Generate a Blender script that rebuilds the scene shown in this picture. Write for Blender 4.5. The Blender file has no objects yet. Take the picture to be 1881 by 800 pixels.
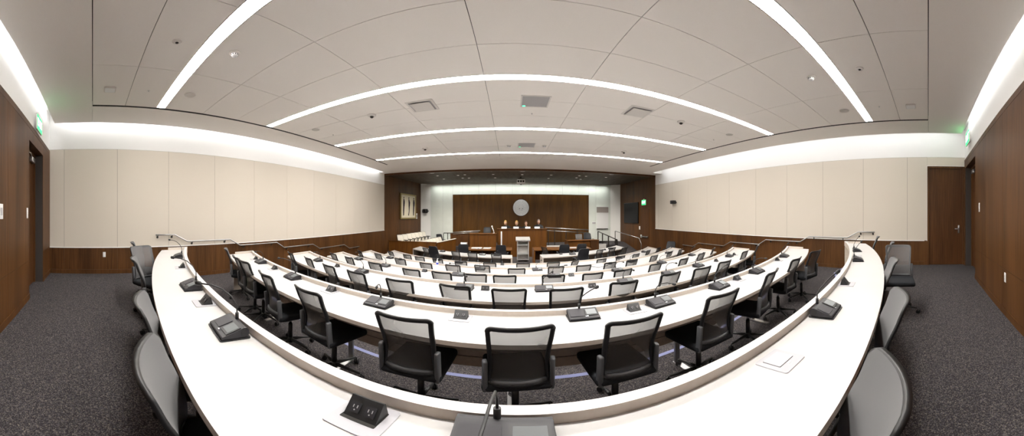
import bpy, bmesh, math, random
from mathutils import Vector, Matrix
R = math.radians
rnd = random.Random(7)
SC = bpy.context.scene
COL = SC.collection
PI = math.pi

# ------------------------------------------------------------------ survey of the panorama
CAMZ = 1.36                       # lens height above the top tier
FX, FY, CX, YH = 488.6, 560.5, 937.5, 395.84
def ray(px, py):
    th = (px - CX) / FX
    return math.sin(th), math.cos(th), math.tan((YH - py) / FY)
def on_z(px, py, z):              # the point at world height z seen at a pixel of the photograph
    x, y, t = ray(px, py)
    r = (z - CAMZ) / t
    return x * r, y * r
def on_x(px, py, X):
    x, y, t = ray(px, py)
    r = X / x
    return r * y, CAMZ + r * t
def on_y(px, py, Y):
    x, y, t = ray(px, py)
    r = Y / y
    return r * x, CAMZ + r * t

XL, XR, YB, YF = -7.1, 8.4, -1.15, 13.85      # side walls, back wall, mouth of the alcove
YA = 19.3                                      # far wall of the alcove
ZC = CAMZ + 2.15                               # ceiling
STEP = .172
def floor_z(r): return -STEP * (r - 1)
ZF = floor_z(6)                                # lowest floor
DH = .74
# desk rows: centre x, centre y, y of near edge, y of lip (on the axis), ends
XC = .45
ROWS = {1: (15.5, .285, .75), 2: (15.6, 1.745, 2.305), 3: (15.0, 3.3, 4.03), 4: (16.0, 4.91, 5.60),
        5: (16.5, 6.62, 7.34), 6: (17.5, 8.4, 9.1), 7: (18.5, 10.65, 11.45)}
ENDS = {1: (-5.3, 6.6), 2: (-5.4, 6.5), 3: (-5.45, 6.65), 4: (-5.45, 6.7), 5: (-5.6, 6.95), 6: (-5.35, 7.0)}
EDGE = {1: 1.05, 2: 2.6, 3: 4.33, 4: 5.9, 5: 7.64}     # y of the step edge on the axis
ROWNAME = {1: 'nearest', 2: 'second', 3: 'third', 4: 'fourth', 5: 'fifth', 6: 'sixth', 7: 'front'}
def arc_y(yc, rad, x): return yc - math.sqrt(max(rad * rad - (x - XC) ** 2, .01))
def facing(x, y, yc): return -math.atan2(XC - x, yc - y)

# ------------------------------------------------------------------ materials
MATS = {}
def nodes(name):
    m = bpy.data.materials.new(name); m.use_nodes = True
    nt = m.node_tree; b = nt.nodes['Principled BSDF']
    return m, nt, b
def plain(name, col, rough=.5, metal=0, spec=.5):
    m, nt, b = nodes(name)
    b.inputs['Base Color'].default_value = (*col, 1)
    b.inputs['Roughness'].default_value = rough
    b.inputs['Metallic'].default_value = metal
    b.inputs['Specular IOR Level'].default_value = spec
    MATS[name] = m; return m
def noisy(name, c1, c2, scale=(1, 1, 1), nscale=20, rough=.5, detail=3, bump=0, spec=.5, lo=.35, hi=.65):
    m, nt, b = nodes(name)
    tc = nt.nodes.new('ShaderNodeTexCoord'); mp = nt.nodes.new('ShaderNodeMapping')
    mp.inputs['Scale'].default_value = scale
    nz = nt.nodes.new('ShaderNodeTexNoise'); nz.inputs['Scale'].default_value = nscale; nz.inputs['Detail'].default_value = detail
    cr = nt.nodes.new('ShaderNodeValToRGB')
    cr.color_ramp.elements[0].position = lo; cr.color_ramp.elements[1].position = hi
    cr.color_ramp.elements[0].color = (*c1, 1); cr.color_ramp.elements[1].color = (*c2, 1)
    L = nt.links.new
    L(tc.outputs['Object'], mp.inputs['Vector']); L(mp.outputs['Vector'], nz.inputs['Vector'])
    L(nz.outputs['Fac'], cr.inputs['Fac']); L(cr.outputs['Color'], b.inputs['Base Color'])
    b.inputs['Roughness'].default_value = rough; b.inputs['Specular IOR Level'].default_value = spec
    if bump:
        bp = nt.nodes.new('ShaderNodeBump'); bp.inputs['Strength'].default_value = bump; bp.inputs['Distance'].default_value = .004
        L(nz.outputs['Fac'], bp.inputs['Height']); L(bp.outputs['Normal'], b.inputs['Normal'])
    MATS[name] = m; return m
def wood(name, dark, light, rough=.45):
    m, nt, b = nodes(name)
    L = nt.links.new
    tc = nt.nodes.new('ShaderNodeTexCoord')
    def nz(scale, s, d):
        mp = nt.nodes.new('ShaderNodeMapping'); mp.inputs['Scale'].default_value = scale
        n = nt.nodes.new('ShaderNodeTexNoise'); n.inputs['Scale'].default_value = s; n.inputs['Detail'].default_value = d
        L(tc.outputs['Object'], mp.inputs['Vector']); L(mp.outputs['Vector'], n.inputs['Vector']); return n
    a = nz((1, 1, .03), 45, 4); c = nz((1, 1, .12), 2.2, 2)
    mx = nt.nodes.new('ShaderNodeMix'); mx.data_type = 'FLOAT'; mx.inputs[0].default_value = .45
    L(a.outputs['Fac'], mx.inputs[2]); L(c.outputs['Fac'], mx.inputs[3])
    cr = nt.nodes.new('ShaderNodeValToRGB')
    cr.color_ramp.elements[0].position = .36; cr.color_ramp.elements[1].position = .64
    cr.color_ramp.elements[0].color = (*dark, 1); cr.color_ramp.elements[1].color = (*light, 1)
    L(mx.outputs[0], cr.inputs['Fac']); L(cr.outputs['Color'], b.inputs['Base Color'])
    b.inputs['Roughness'].default_value = rough; b.inputs['Specular IOR Level'].default_value = .22
    MATS[name] = m; return m
def emit(name, col, strength):
    m, nt, b = nodes(name)
    b.inputs['Base Color'].default_value = (*col, 1)
    b.inputs['Emission Color'].default_value = (*col, 1); b.inputs['Emission Strength'].default_value = strength
    MATS[name] = m; return m
def carpet(name):
    m, nt, b = nodes(name)
    L = nt.links.new
    tc = nt.nodes.new('ShaderNodeTexCoord')
    mp = nt.nodes.new('ShaderNodeMapping'); mp.inputs['Scale'].default_value = (1, 1, 1)
    vo = nt.nodes.new('ShaderNodeTexVoronoi'); vo.inputs['Scale'].default_value = 135
    L(tc.outputs['Object'], mp.inputs['Vector']); L(mp.outputs['Vector'], vo.inputs['Vector'])
    sp = nt.nodes.new('ShaderNodeSeparateColor'); L(vo.outputs['Color'], sp.inputs['Color'])
    cr = nt.nodes.new('ShaderNodeValToRGB'); cr.color_ramp.interpolation = 'CONSTANT'
    e = cr.color_ramp.elements
    e[0].position = 0; e[0].color = (.040, .037, .041, 1)
    e[1].position = .38; e[1].color = (.064, .058, .062, 1)
    for p, c in ((.62, (.10, .092, .10, 1)), (.80, (.125, .113, .104, 1)), (.93, (.19, .17, .15, 1))):
        n = e.new(p); n.color = c
    L(sp.outputs[0], cr.inputs['Fac'])
    n2 = nt.nodes.new('ShaderNodeTexNoise'); n2.inputs['Scale'].default_value = 1.3; n2.inputs['Detail'].default_value = 2
    L(tc.outputs['Object'], n2.inputs['Vector'])
    L(cr.outputs['Color'], b.inputs['Base Color'])
    bp = nt.nodes.new('ShaderNodeBump'); bp.inputs['Strength'].default_value = .6; bp.inputs['Distance'].default_value = .006
    L(vo.outputs['Distance'], bp.inputs['Height']); L(bp.outputs['Normal'], b.inputs['Normal'])
    b.inputs['Roughness'].default_value = 1; b.inputs['Specular IOR Level'].default_value = .05
    MATS[name] = m; return m
def netting(name, back, front, see):
    m, nt, b = nodes(name)
    L = nt.links.new
    ge = nt.nodes.new('ShaderNodeNewGeometry'); mc = nt.nodes.new('ShaderNodeMix'); mc.data_type = 'RGBA'
    mc.inputs[6].default_value = (*back, 1); mc.inputs[7].default_value = (*front, 1)
    L(ge.outputs['Backfacing'], mc.inputs[0]); L(mc.outputs[2], b.inputs['Base Color']); b.inputs['Roughness'].default_value = .6
    tr = nt.nodes.new('ShaderNodeBsdfTransparent'); mx = nt.nodes.new('ShaderNodeMixShader')
    lw = nt.nodes.new('ShaderNodeLayerWeight'); lw.inputs[0].default_value = .5
    mr = nt.nodes.new('ShaderNodeMapRange'); mr.inputs['To Min'].default_value = 1 - see; mr.inputs['To Max'].default_value = 1.0
    L(lw.outputs['Facing'], mr.inputs['Value']); L(mr.outputs[0], mx.inputs[0])
    out = nt.nodes['Material Output']
    L(tr.outputs[0], mx.inputs[1]); L(b.outputs[0], mx.inputs[2]); L(mx.outputs[0], out.inputs['Surface'])
    MATS[name] = m; return m

wood('walnut', (.052, .0210, .0060), (.125, .052, .0155))
wood('walnut_red', (.085, .030, .0055), (.185, .072, .0125), .38)
wood('walnut_panel', (.052, .0205, .003), (.118, .050, .0072))
wood('walnut_door', (.052, .0205, .0066), (.115, .046, .0145), .4)
carpet('carpet')
noisy('fabric', (.60, .545, .47), (.68, .62, .54), (1, 1, 1), 260, .95, 2, .15, .1)
plain('white_wall', (.84, .83, .81), .7, 0, .2)
noisy('ceiling_white', (.89, .855, .82), (.91, .875, .84), (1, 1, 1), 120, .9, 2, 0, .1)
plain('gap_black', (.006, .006, .006), .9)
plain('seam_dark', (.05, .04, .035), .9)
noisy('laminate', (.525, .518, .51), (.54, .533, .525), (1, 1, 1), 3, .32, 2, 0, .4)
noisy('laminate_edge', (.54, .475, .415), (.57, .505, .445), (1, 1, 1), 30, .4, 2, 0, .3)
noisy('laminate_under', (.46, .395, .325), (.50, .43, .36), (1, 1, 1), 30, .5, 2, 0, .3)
plain('dark_edge', (.10, .075, .06), .5)
plain('chair_black', (.014, .014, .015), .42)
plain('chair_grey', (.085, .088, .095), .45)
noisy('chair_seat', (.017, .018, .021), (.027, .029, .033), (1, 1, 1), 300, .9, 2, .2, .15)
noisy('chair_leather', (.016, .017, .021), (.024, .025, .030), (1, 1, 1), 80, .55, 2, .1, .4)
netting('chair_mesh', (.058, .054, .050), (.135, .135, .138), .42)  # shade of the downward rear and light on the front put into the colours
plain('chrome', (.62, .62, .64), .22, 1)
plain('steel', (.50, .50, .50), .35, 1)
plain('nosing', (.20, .22, .40), .45, .3)
plain('dark_metal', (.04, .035, .03), .4, .6)
plain('plastic_dark', (.026, .025, .029), .4, 0, .35)
plain('plastic_black', (.010, .010, .011), .4)
plain('plastic_panel', (.036, .034, .040), .5, 0, .35)
plain('screen_grey', (.13, .14, .145), .45, 0, .3)
plain('screen_lit', (.24, .26, .27), .45, 0, .3)
plain('plate_grey', (.42, .42, .45), .4)
plain('plate_lid', (.50, .50, .52), .4)
plain('plate_white', (.80, .80, .80), .4)
plain('paper', (.85, .85, .85), .7)
plain('blue_ink', (.05, .08, .5), .5)
plain('device_white', (.72, .69, .66), .5)
plain('grille_grey', (.42, .41, .42), .7)
plain('speaker_grey', (.60, .57, .54), .8)
plain('hole_dark', (.02, .018, .016), .8)
plain('cream_leather', (.72, .68, .60), .5)
noisy('green_white', (.76, .80, .75), (.80, .84, .79), (1, 1, 1), 2, .35, 1, 0, .3)
plain('whiteboard', (.88, .88, .88), .2)
plain('niche_grey', (.34, .30, .28), .5)
plain('tv_black', (.006, .006, .007), .3, 0, .15)
noisy('alcove_ceiling', (.085, .064, .047), (.115, .088, .066), (1, .2, 1), 6, .6, 2, 0, .15)
plain('gold_frame', (.34, .25, .09), .4, .6)
plain('canvas', (.70, .64, .50), .8)
plain('ink_figure', (.030, .022, .045), .8)
plain('seal_white', (.86, .87, .88), .5)
plain('seal_grey', (.42, .47, .53), .5)
plain('skin', (.56, .33, .23), .5)
plain('hair_blonde', (.62, .40, .10), .6)
plain('hair_brown', (.10, .045, .02), .6)
plain('hair_grey', (.22, .19, .17), .6)
plain('robe_black', (.008, .008, .009), .7)
plain('eye_dark', (.01, .01, .01), .3)
plain('lip_red', (.35, .10, .08), .5)
plain('cable', (.01, .01, .01), .5)
m, nt, b = nodes('glass')
b.inputs['Base Color'].default_value = (.85, .97, .92, 1); b.inputs['Roughness'].default_value = .03
b.inputs['Alpha'].default_value = .22; MATS['glass'] = m
emit('strip_glow', (1, .96, .91), 20.5)
emit('cove_glow', (.95, .97, 1), 7.6)
emit('down_glow', (1, .90, .78), .55)
emit('exit_green', (.02, .70, .14), 1.1)
emit('exit_white', (.75, 1, .80), 1.4)
emit('led_green', (.05, .9, .4), 1.5)
emit('lamp_white', (1, .93, .82), .4)

# ------------------------------------------------------------------ mesh helpers
class MB:
    """collects shapes into one mesh"""
    def __init__(s): s.v = []; s.f = []; s.mi = []; s.sm = []; s.mats = []
    def _m(s, mat):
        if mat is None: mat = s.mats[0] if s.mats else 'white_wall'
        if mat not in s.mats: s.mats.append(mat)
        return s.mats.index(mat)
    def add(s, vs, fs, mat=None, smooth=False, M=None):
        o = len(s.v)
        for p in vs:
            p = Vector(p)
            s.v.append(tuple(M @ p) if M else tuple(p))
        k = s._m(mat)
        for f in fs:
            s.f.append(tuple(i + o for i in f)); s.mi.append(k); s.sm.append(smooth)
        return s
    def box(s, x0, x1, y0, y1, z0, z1, mat=None, M=None):
        vs = [(x0, y0, z0), (x1, y0, z0), (x1, y1, z0), (x0, y1, z0), (x0, y0, z1), (x1, y0, z1), (x1, y1, z1), (x0, y1, z1)]
        fs = [(3, 2, 1, 0), (4, 5, 6, 7), (0, 1, 5, 4), (1, 2, 6, 5), (2, 3, 7, 6), (3, 0, 4, 7)]
        return s.add(vs, fs, mat, False, M)
    def rbox(s, x0, x1, y0, y1, z0, z1, r=.01, mat=None, M=None, seg=2):
        bm = bmesh.new(); bmesh.ops.create_cube(bm, size=1)
        for v in bm.verts:
            v.co = Vector(((x0 + x1) / 2 + v.co.x * (x1 - x0), (y0 + y1) / 2 + v.co.y * (y1 - y0), (z0 + z1) / 2 + v.co.z * (z1 - z0)))
        bmesh.ops.bevel(bm, geom=bm.edges[:], offset=r, segments=seg, profile=.5, affect='EDGES')
        return s.bm(bm, mat, True, M)
    def bm(s, bm, mat=None, smooth=True, M=None):
        bm.verts.index_update()
        s.add([v.co.copy() for v in bm.verts], [[v.index for v in f.verts] for f in bm.faces], mat, smooth, M)
        bm.free(); return s
    def tube(s, pts, r, n=8, mat=None, M=None, cap=True, flat=1.0):
        pts = [Vector(p) for p in pts]
        rs = r if isinstance(r, (list, tuple)) else [r] * len(pts)
        vs = []; fs = []
        up = Vector((0, 0, 1))
        prev = None
        for i, p in enumerate(pts):
            d = (pts[min(i + 1, len(pts) - 1)] - pts[max(i - 1, 0)]).normalized()
            if prev is None:
                a = d.cross(up)
                if a.length < 1e-3: a = d.cross(Vector((1, 0, 0)))
            else:
                a = prev - d * prev.dot(d)
                if a.length < 1e-4: a = d.cross(up)
            a.normalize(); prev = a
            bb = d.cross(a)
            for k in range(n):
                t = 2 * PI * k / n
                vs.append(p + a * math.cos(t) * rs[i] + bb * math.sin(t) * rs[i] * flat)
        for i in range(len(pts) - 1):
            for k in range(n):
                fs.append((i * n + k, i * n + (k + 1) % n, (i + 1) * n + (k + 1) % n, (i + 1) * n + k))
        if cap:
            fs.append(tuple(range(n))[::-1]); fs.append(tuple((len(pts) - 1) * n + k for k in range(n)))
        return s.add(vs, fs, mat, True, M)
    def cyl(s, x, y, z0, z1, r, n=20, mat=None, M=None, r2=None):
        r2 = r if r2 is None else r2
        vs = [(x + r * math.cos(2 * PI * k / n), y + r * math.sin(2 * PI * k / n), z0) for k in range(n)]
        vs += [(x + r2 * math.cos(2 * PI * k / n), y + r2 * math.sin(2 * PI * k / n), z1) for k in range(n)]
        s.add(vs, [(k, (k + 1) % n, n + (k + 1) % n, n + k) for k in range(n)], mat, True, M)
        o = len(s.v) - 2 * n
        k = s._m(mat)
        for f in (tuple(o + i for i in range(n))[::-1], tuple(o + n + i for i in range(n))):
            s.f.append(f); s.mi.append(k); s.sm.append(False)
        return s
    def lathe(s, prof, n=20, mat=None, M=None):
        vs = []; fs = []
        for (r, z) in prof:
            for k in range(n): vs.append((r * math.cos(2 * PI * k / n), r * math.sin(2 * PI * k / n), z))
        for i in range(len(prof) - 1):
            for k in range(n): fs.append((i * n + k, i * n + (k + 1) % n, (i + 1) * n + (k + 1) % n, (i + 1) * n + k))
        return s.add(vs, fs, mat, True, M)
    def ball(s, c, rx, ry=None, rz=None, mat=None, u=14, v=10, M=None):
        bm = bmesh.new(); bmesh.ops.create_uvsphere(bm, u_segments=u, v_segments=v, radius=1)
        for w in bm.verts: w.co = Vector((c[0] + w.co.x * rx, c[1] + w.co.y * (ry or rx), c[2] + w.co.z * (rz or rx)))
        return s.bm(bm, mat, True, M)
    def prism(s, prof, x0, x1, mat=None, M=None, smooth=False):   # (y, z) outline swept along x
        n = len(prof)
        vs = [(x0, y, z) for y, z in prof] + [(x1, y, z) for y, z in prof]
        fs = [(k, n + k, n + (k + 1) % n, (k + 1) % n) for k in range(n)]
        s.add(vs, fs, mat, smooth, M)
        o = len(s.v) - 2 * n; k = s._m(mat)
        for f in (tuple(o + i for i in range(n)), tuple(o + n + i for i in range(n))[::-1]):
            s.f.append(f); s.mi.append(k); s.sm.append(False)
        return s
    def plate(s, outline, z0, z1, mat=None, M=None):              # (x, y) outline extruded in z
        n = len(outline)
        vs = [(x, y, z0) for x, y in outline] + [(x, y, z1) for x, y in outline]
        fs = [(k, (k + 1) % n, n + (k + 1) % n, n + k) for k in range(n)] + [tuple(range(n))[::-1], tuple(range(n, 2 * n))]
        return s.add(vs, fs, mat, False, M)
    def mesh(s, name):
        me = bpy.data.meshes.new(name)
        me.from_pydata(s.v, [], s.f)
        for m in s.mats: me.materials.append(MATS[m])
        me.polygons.foreach_set('material_index', s.mi); me.polygons.foreach_set('use_smooth', s.sm)
        me.update(); return me
    def build(s, name, parent=None, loc=(0, 0, 0), rz=0, fix=True):
        me = s.mesh(name)
        if fix:
            bm = bmesh.new(); bm.from_mesh(me); bmesh.ops.recalc_face_normals(bm, faces=bm.faces[:]); bm.to_mesh(me); bm.free()
        o = bpy.data.objects.new(name, me); COL.objects.link(o)
        o.parent = parent; o.location = loc; o.rotation_euler = (0, 0, rz)
        return o
def tag(o, label=None, cat=None, group=None, kind=None):
    if label: o['label'] = label
    if cat: o['category'] = cat
    if group: o['group'] = group
    if kind: o['kind'] = kind
    return o
def thing(name, label, cat, loc=(0, 0, 0), rz=0, group=None):
    o = bpy.data.objects.new(name, None); COL.objects.link(o); o.empty_display_size = .1
    o.location = loc; o.rotation_euler = (0, 0, rz)
    return tag(o, label, cat, group)
def struct(mb, name, fix=True): return tag(mb.build(name, None, fix=fix), kind='structure')
KIDS = {}
def copy_tree(o, parent=None):
    c = o.copy(); COL.objects.link(c); c.parent = parent
    for ch in [k for k in o.children]: copy_tree(ch, c)
    return c
ORD = ['first', 'second', 'third', 'fourth', 'fifth', 'sixth', 'seventh', 'eighth', 'ninth', 'tenth', 'eleventh', 'twelfth', 'thirteenth', 'fourteenth', 'fifteenth']
def rrect(hw, hh, r, n=5):
    pts = []
    for cx, cy, a0 in ((hw - r, hh - r, 0), (-hw + r, hh - r, PI / 2), (-hw + r, -hh + r, PI), (hw - r, -hh + r, 1.5 * PI)):
        for k in range(n + 1):
            a = a0 + PI / 2 * k / n; pts.append((cx + r * math.cos(a), cy + r * math.sin(a)))
    return pts

# ------------------------------------------------------------------ camera (a stitched equirectangular panorama)
cd = bpy.data.cameras.new('camera'); cam = bpy.data.objects.new('camera', cd); COL.objects.link(cam)
cam.location = (0, 0, CAMZ); cam.rotation_euler = (R(90), 0, 0)
cd.type = 'PANO'; cd.clip_start = .02; cd.clip_end = 200
for h in (cd, getattr(cd, 'cycles', None)):
    if h is not None and hasattr(h, 'panorama_type'):
        h.panorama_type = 'EQUIRECTANGULAR'
        h.longitude_min = (0 - CX) / FX; h.longitude_max = (1881 - CX) / FX
        h.latitude_max = YH / FY; h.latitude_min = (YH - 800) / FY
SC.camera = cam

# ------------------------------------------------------------------ floor tiers
def edge_pts(r, n=40):
    yc = ROWS[r][0]; rad = yc - EDGE[r]
    x0, x1 = -5.5, 6.75
    pts = [(XL - .05, arc_y(yc, rad, x0))]
    for k in range(n + 1):
        x = x0 + (x1 - x0) * k / n; pts.append((x, arc_y(yc, rad, x)))
    pts.append((XR + .05, arc_y(yc, rad, x1)))
    return pts
fl = MB(); fl.mats.append('carpet')
prev = None
NP = 43
for r in range(1, 7):
    z = floor_z(r)
    near = prev if prev else [(x, -1.75) for x, y in edge_pts(1)]
    far = edge_pts(r) if r < 6 else [(x, YA + .6) for x, y in edge_pts(5)]
    n = len(near)
    vs = [(x, y, z) for x, y in near] + [(x, y, z) for x, y in far]
    fl.add(vs, [(k, k + 1, n + k + 1, n + k) for k in range(n - 1)], 'carpet')
    if r < 6:
        vs = [(x, y, z) for x, y in far] + [(x, y, z - STEP) for x, y in far]
        fl.add(vs, [(k, k + 1, n + k + 1, n + k) for k in range(n - 1)], 'carpet')
    prev = far
struct(fl, 'floor')
for r in range(1, 6):
    nb = MB(); nb.mats.append('nosing'); z = floor_z(r); e = edge_pts(r); n = len(e)
    inner = [(x, y - .055) for x, y in e]
    vs = [(x, y, z + .004) for x, y in inner] + [(x, y + .004, z + .004) for x, y in e] + [(x, y + .004, z - .035) for x, y in e]
    nb.add(vs, [(k, k + 1, n + k + 1, n + k) for k in range(n - 1)] + [(n + k, n + k + 1, 2 * n + k + 1, 2 * n + k) for k in range(n - 1)], 'nosing')
    struct(nb, 'trim_%d' % r)

# ------------------------------------------------------------------ walls
ZBL, ZBR = CAMZ + 1.575, CAMZ + 1.63         # top of fabric
ZWL, ZWR = CAMZ - .75, CAMZ - .695           # top of wainscot
ZTOP = ZC + .32
def side_wall(name, X, sgn, zb, zw, y0, y1, door=None):
    w = MB(); w.mats.append('white_wall')
    xo = X + sgn * .2
    a, b2 = (X, xo) if sgn > 0 else (xo, X)
    yend = y1
    w.box(a, b2, y0, yend, zb, ZTOP, 'white_wall')
    ys = [y0]
    y = -.76
    while y < yend - .1:
        if y > y0 + .05: ys.append(y)
        y += 1.425
    ys.append(yend)
    for i in range(len(ys) - 1):
        ya, yb = ys[i], ys[i + 1]
        segs = [(ya, yb)]
        if door:
            d0, d1, dz = door
            segs = []
            if ya < d0: segs.append((ya, min(yb, d0)))
            if yb > d1: segs.append((max(ya, d1), yb))
            if yb > d0 and ya < d1:
                w.box(a, b2, max(ya, d0), min(yb, d1), dz, zb - .004, 'fabric')
        for s0, s1 in segs:
            if s1 - s0 < .02: continue
            w.box(a, b2, s0 + .003, s1 - .003, zw + .012, zb - .004, 'fabric')
            w.box(a, b2, s0 + .002, s1 - .002, ZF - .05, zw, 'walnut')
            w.box(min(a + .0, X) if sgn < 0 else X, max(a, X) if sgn < 0 else X + .02, s0, s1, zw, zw + .012, 'seam_dark') if False else None
    # dark backing behind the seams
    xb0, xb1 = (X + .006, xo) if sgn > 0 else (xo, X - .006)
    if door:
        w.box(xb0, xb1, door[1], yend, ZF - .05, zb, 'seam_dark')
    else:
        w.box(xb0, xb1, y0, yend, ZF - .05, zb, 'seam_dark')
    o = struct(w, name)
    return o
D3 = (YB, .03, CAMZ + 1.37)
side_wall('wall_left', XL, -1, ZBL, ZWL, YB - .02, YF)
side_wall('wall_right', XR, 1, ZBR, ZWR, YB - .02, YF, D3)
# pale cap on the wainscot
for nm, X, s, zw, y0 in (('trim_6', XL, 1, ZWL, YB), ('trim_7', XR, -1, ZWR, .12)):
    t = MB(); t.box(min(X, X + s * .012), max(X, X + s * .012), y0, YF, zw, zw + .02, 'white_wall'); struct(t, nm)
# baseboards step down with the tiers
for nm, X, s, y0 in (('baseboard_left', XL, 1, YB), ('baseboard_right', XR, -1, .12)):
    t = MB(); ya = y0
    for r in range(1, 7):
        e = edge_pts(r) if r < 6 else None
        yb = (e[0][1] if s > 0 else e[-1][1]) if e else YF
        t.box(min(X, X + s * .014), max(X, X + s * .014), ya, yb, floor_z(r), floor_z(r) + .1, 'walnut'); ya = yb
    struct(t, nm)
# back wall with two recessed doorways
ZBW = CAMZ + 1.55
DL = (-6.1, -4.74, CAMZ + 1.24); DR = (6.44, 8.18, CAMZ + 1.30)
w = MB(); w.mats.append('walnut')
yo = YB - .45
segs = [(XL - .05, DL[0]), (DL[0], DL[1]), (DL[1], DR[0]), (DR[0], DR[1]), (DR[1], XR + .05)]
seamx = [DL[1] + 1.25 * k for k in range(1, 9)]
for a, b2 in segs:
    isd = (a, b2) in ((DL[0], DL[1]), (DR[0], DR[1]))
    top = DL[2] if a == DL[0] else DR[2]
    if isd:
        w.box(a, b2, yo, YB, top, ZBW - .1, 'walnut')
    else:
        xs = [a] + [x for x in seamx if a + .05 < x < b2 - .05] + [b2]
        for i in range(len(xs) - 1):
            w.box(xs[i] + .002, xs[i + 1] - .002, yo, YB, CAMZ - .715, ZBW - .1, 'walnut')
            w.box(xs[i] + .002, xs[i + 1] - .002, yo, YB, -.02, CAMZ - .722, 'walnut')
        w.box(a, b2, yo, YB - .006, -.02, ZBW - .1, 'seam_dark')
w.box(XL - .05, XR + .05, yo, YB, ZBW - .094, ZBW, 'walnut')
w.box(XL - .05, XR + .05, yo, YB - .006, ZBW - .1, ZBW - .09, 'seam_dark')
w.box(XL - .05, XR + .05, yo, YB - .02, ZBW, ZTOP, 'white_wall')
struct(w, 'wall_back')
t = MB()
for a, b2 in ((XL, DL[0]), (DL[1], DR[0]), (DR[1], XR)):
    t.box(a, b2, YB, YB + .012, 0, .1, 'walnut')
struct(t, 'baseboard_back')
def door_leaf(name, w, h, hand, lab):
    d = MB(); d.box(-w / 2, w / 2, -.022, .022, .006, h, 'walnut_door')
    o = d.build(name); tag(o, kind='structure')
    f = MB()
    for s in (-1, 1): f.box(s * (w / 2 + .03) - .03, s * (w / 2 + .03) + .03, -.05, .06, 0, h + .06, 'walnut')
    f.box(-w / 2, w / 2, -.05, .06, h + .004, h + .06, 'walnut')
    f.build('door_frame', o)
    hd = MB(); s = hand
    hd.rbox(s * (w / 2 - .12) - .025, s * (w / 2 - .12) + .025, .02, .032, .88, 1.10, .004, 'steel')
    hd.tube([(s * (w / 2 - .12), .03, 1.0), (s * (w / 2 - .12), .075, 1.0), (s * (w / 2 - .25), .08, 1.0)], .011, 8, 'steel')
    hd.build('door_handle', o)
    return o
def place(o, loc, rz): o.location = loc; o.rotation_euler = (0, 0, rz); return o
d = place(door_leaf('door_1', DL[1] - DL[0] - .12, DL[2] - .06, 1, ''), ((DL[0] + DL[1]) / 2, YB - .24, 0), 0)
c = MB(); c.rbox(-.5, -.2, .03, .10, DL[2] - .2, DL[2] - .1, .01, 'steel'); c.tube([(-.3, .07, DL[2] - .1), (.05, .12, DL[2] - .09), (.3, .04, DL[2] - .07)], .01, 6, 'steel')
c.build('door_closer', d)
d = place(door_leaf('door_2', DR[1] - DR[0] - .12, DR[2] - .06, -1, ''), ((DR[0] + DR[1]) / 2, YB - .24, 0), 0)
c = MB(); c.rbox(.3, .6, .03, .10, DR[2] - .2, DR[2] - .1, .01, 'steel'); c.build('door_closer', d)
dw = D3[1] - D3[0] - .12
d = place(door_leaf('door_3', dw, D3[2] - .06, -1, ''), (XR + .03, (D3[0] + D3[1]) / 2, 0), PI / 2)
t = MB(); t.box(XR + .1, XR + .25, D3[0] - .05, D3[1] + .05, -.02, D3[2] + .02, 'seam_dark'); struct(t, 'trim_8')
t = MB(); t.box(XR - .012, XR, D3[1], D3[1] + .014, ZWR, D3[2], 'white_wall'); t.box(XR - .012, XR, YB, D3[1] + .014, D3[2], D3[2] + .014, 'white_wall'); struct(t, 'trim_9')

# ------------------------------------------------------------------ ceiling
GX = [-5.665, -3.99, -2.26, -.433, 1.34, 3.10, 4.86, 6.59]
LIPL, LIPR, LIPB = -6.82, 7.75, -.98
P = .7225
rowsY = []; lights = []
y = 0.0; k = 0
ISL1 = 11.45
lt = [1.48, 4.41, 7.34, 10.27]
LW = .10
bounds = [0.0, .70, 1.48 - LW]
for i, c0 in enumerate(lt):
    nxt = (lt[i + 1] - LW) if i < 3 else ISL1
    a = c0 + LW
    m = 3 if i < 3 else 2
    step = (nxt - a) / m
    rowsY += [(a + step * j, a + step * (j + 1)) for j in range(m)]
rowsY = [(0, .70), (.70, 1.48 - LW)] + rowsY
ce = MB(); ce.mats.append('ceiling_white')
g = .0045
for (ya, yb) in rowsY:
    for i in range(7):
        ce.box(GX[i] + g, GX[i + 1] - g, ya + g, yb - g, ZC, ZC + .012, 'ceiling_white')
ce.box(GX[0] - .05, GX[-1] + .05, -.02, ISL1 + .02, ZC + .10, ZC + .11, 'gap_black')
SL = .085
# border: left, right, back, front
ce.box(LIPL, GX[0] - SL, 0, ISL1, ZC, ZC + .05, 'ceiling_white')
ce.box(GX[-1] + SL, LIPR, 0, ISL1, ZC, ZC + .05, 'ceiling_white')
ce.box(LIPL, LIPR, LIPB, -.006, ZC, ZC + .05, 'ceiling_white')
ce.box(LIPL, LIPR, ISL1 + .006, YF, ZC, ZC + .05, 'ceiling_white')
# slot sides
ce.box(GX[0] - SL + .001, GX[0] - .001, 0, ISL1, ZC + .004, ZC + .08, 'gap_black'); ce.box(GX[-1] + .001, GX[-1] + SL - .001, 0, ISL1, ZC + .004, ZC + .08, 'gap_black')
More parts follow.
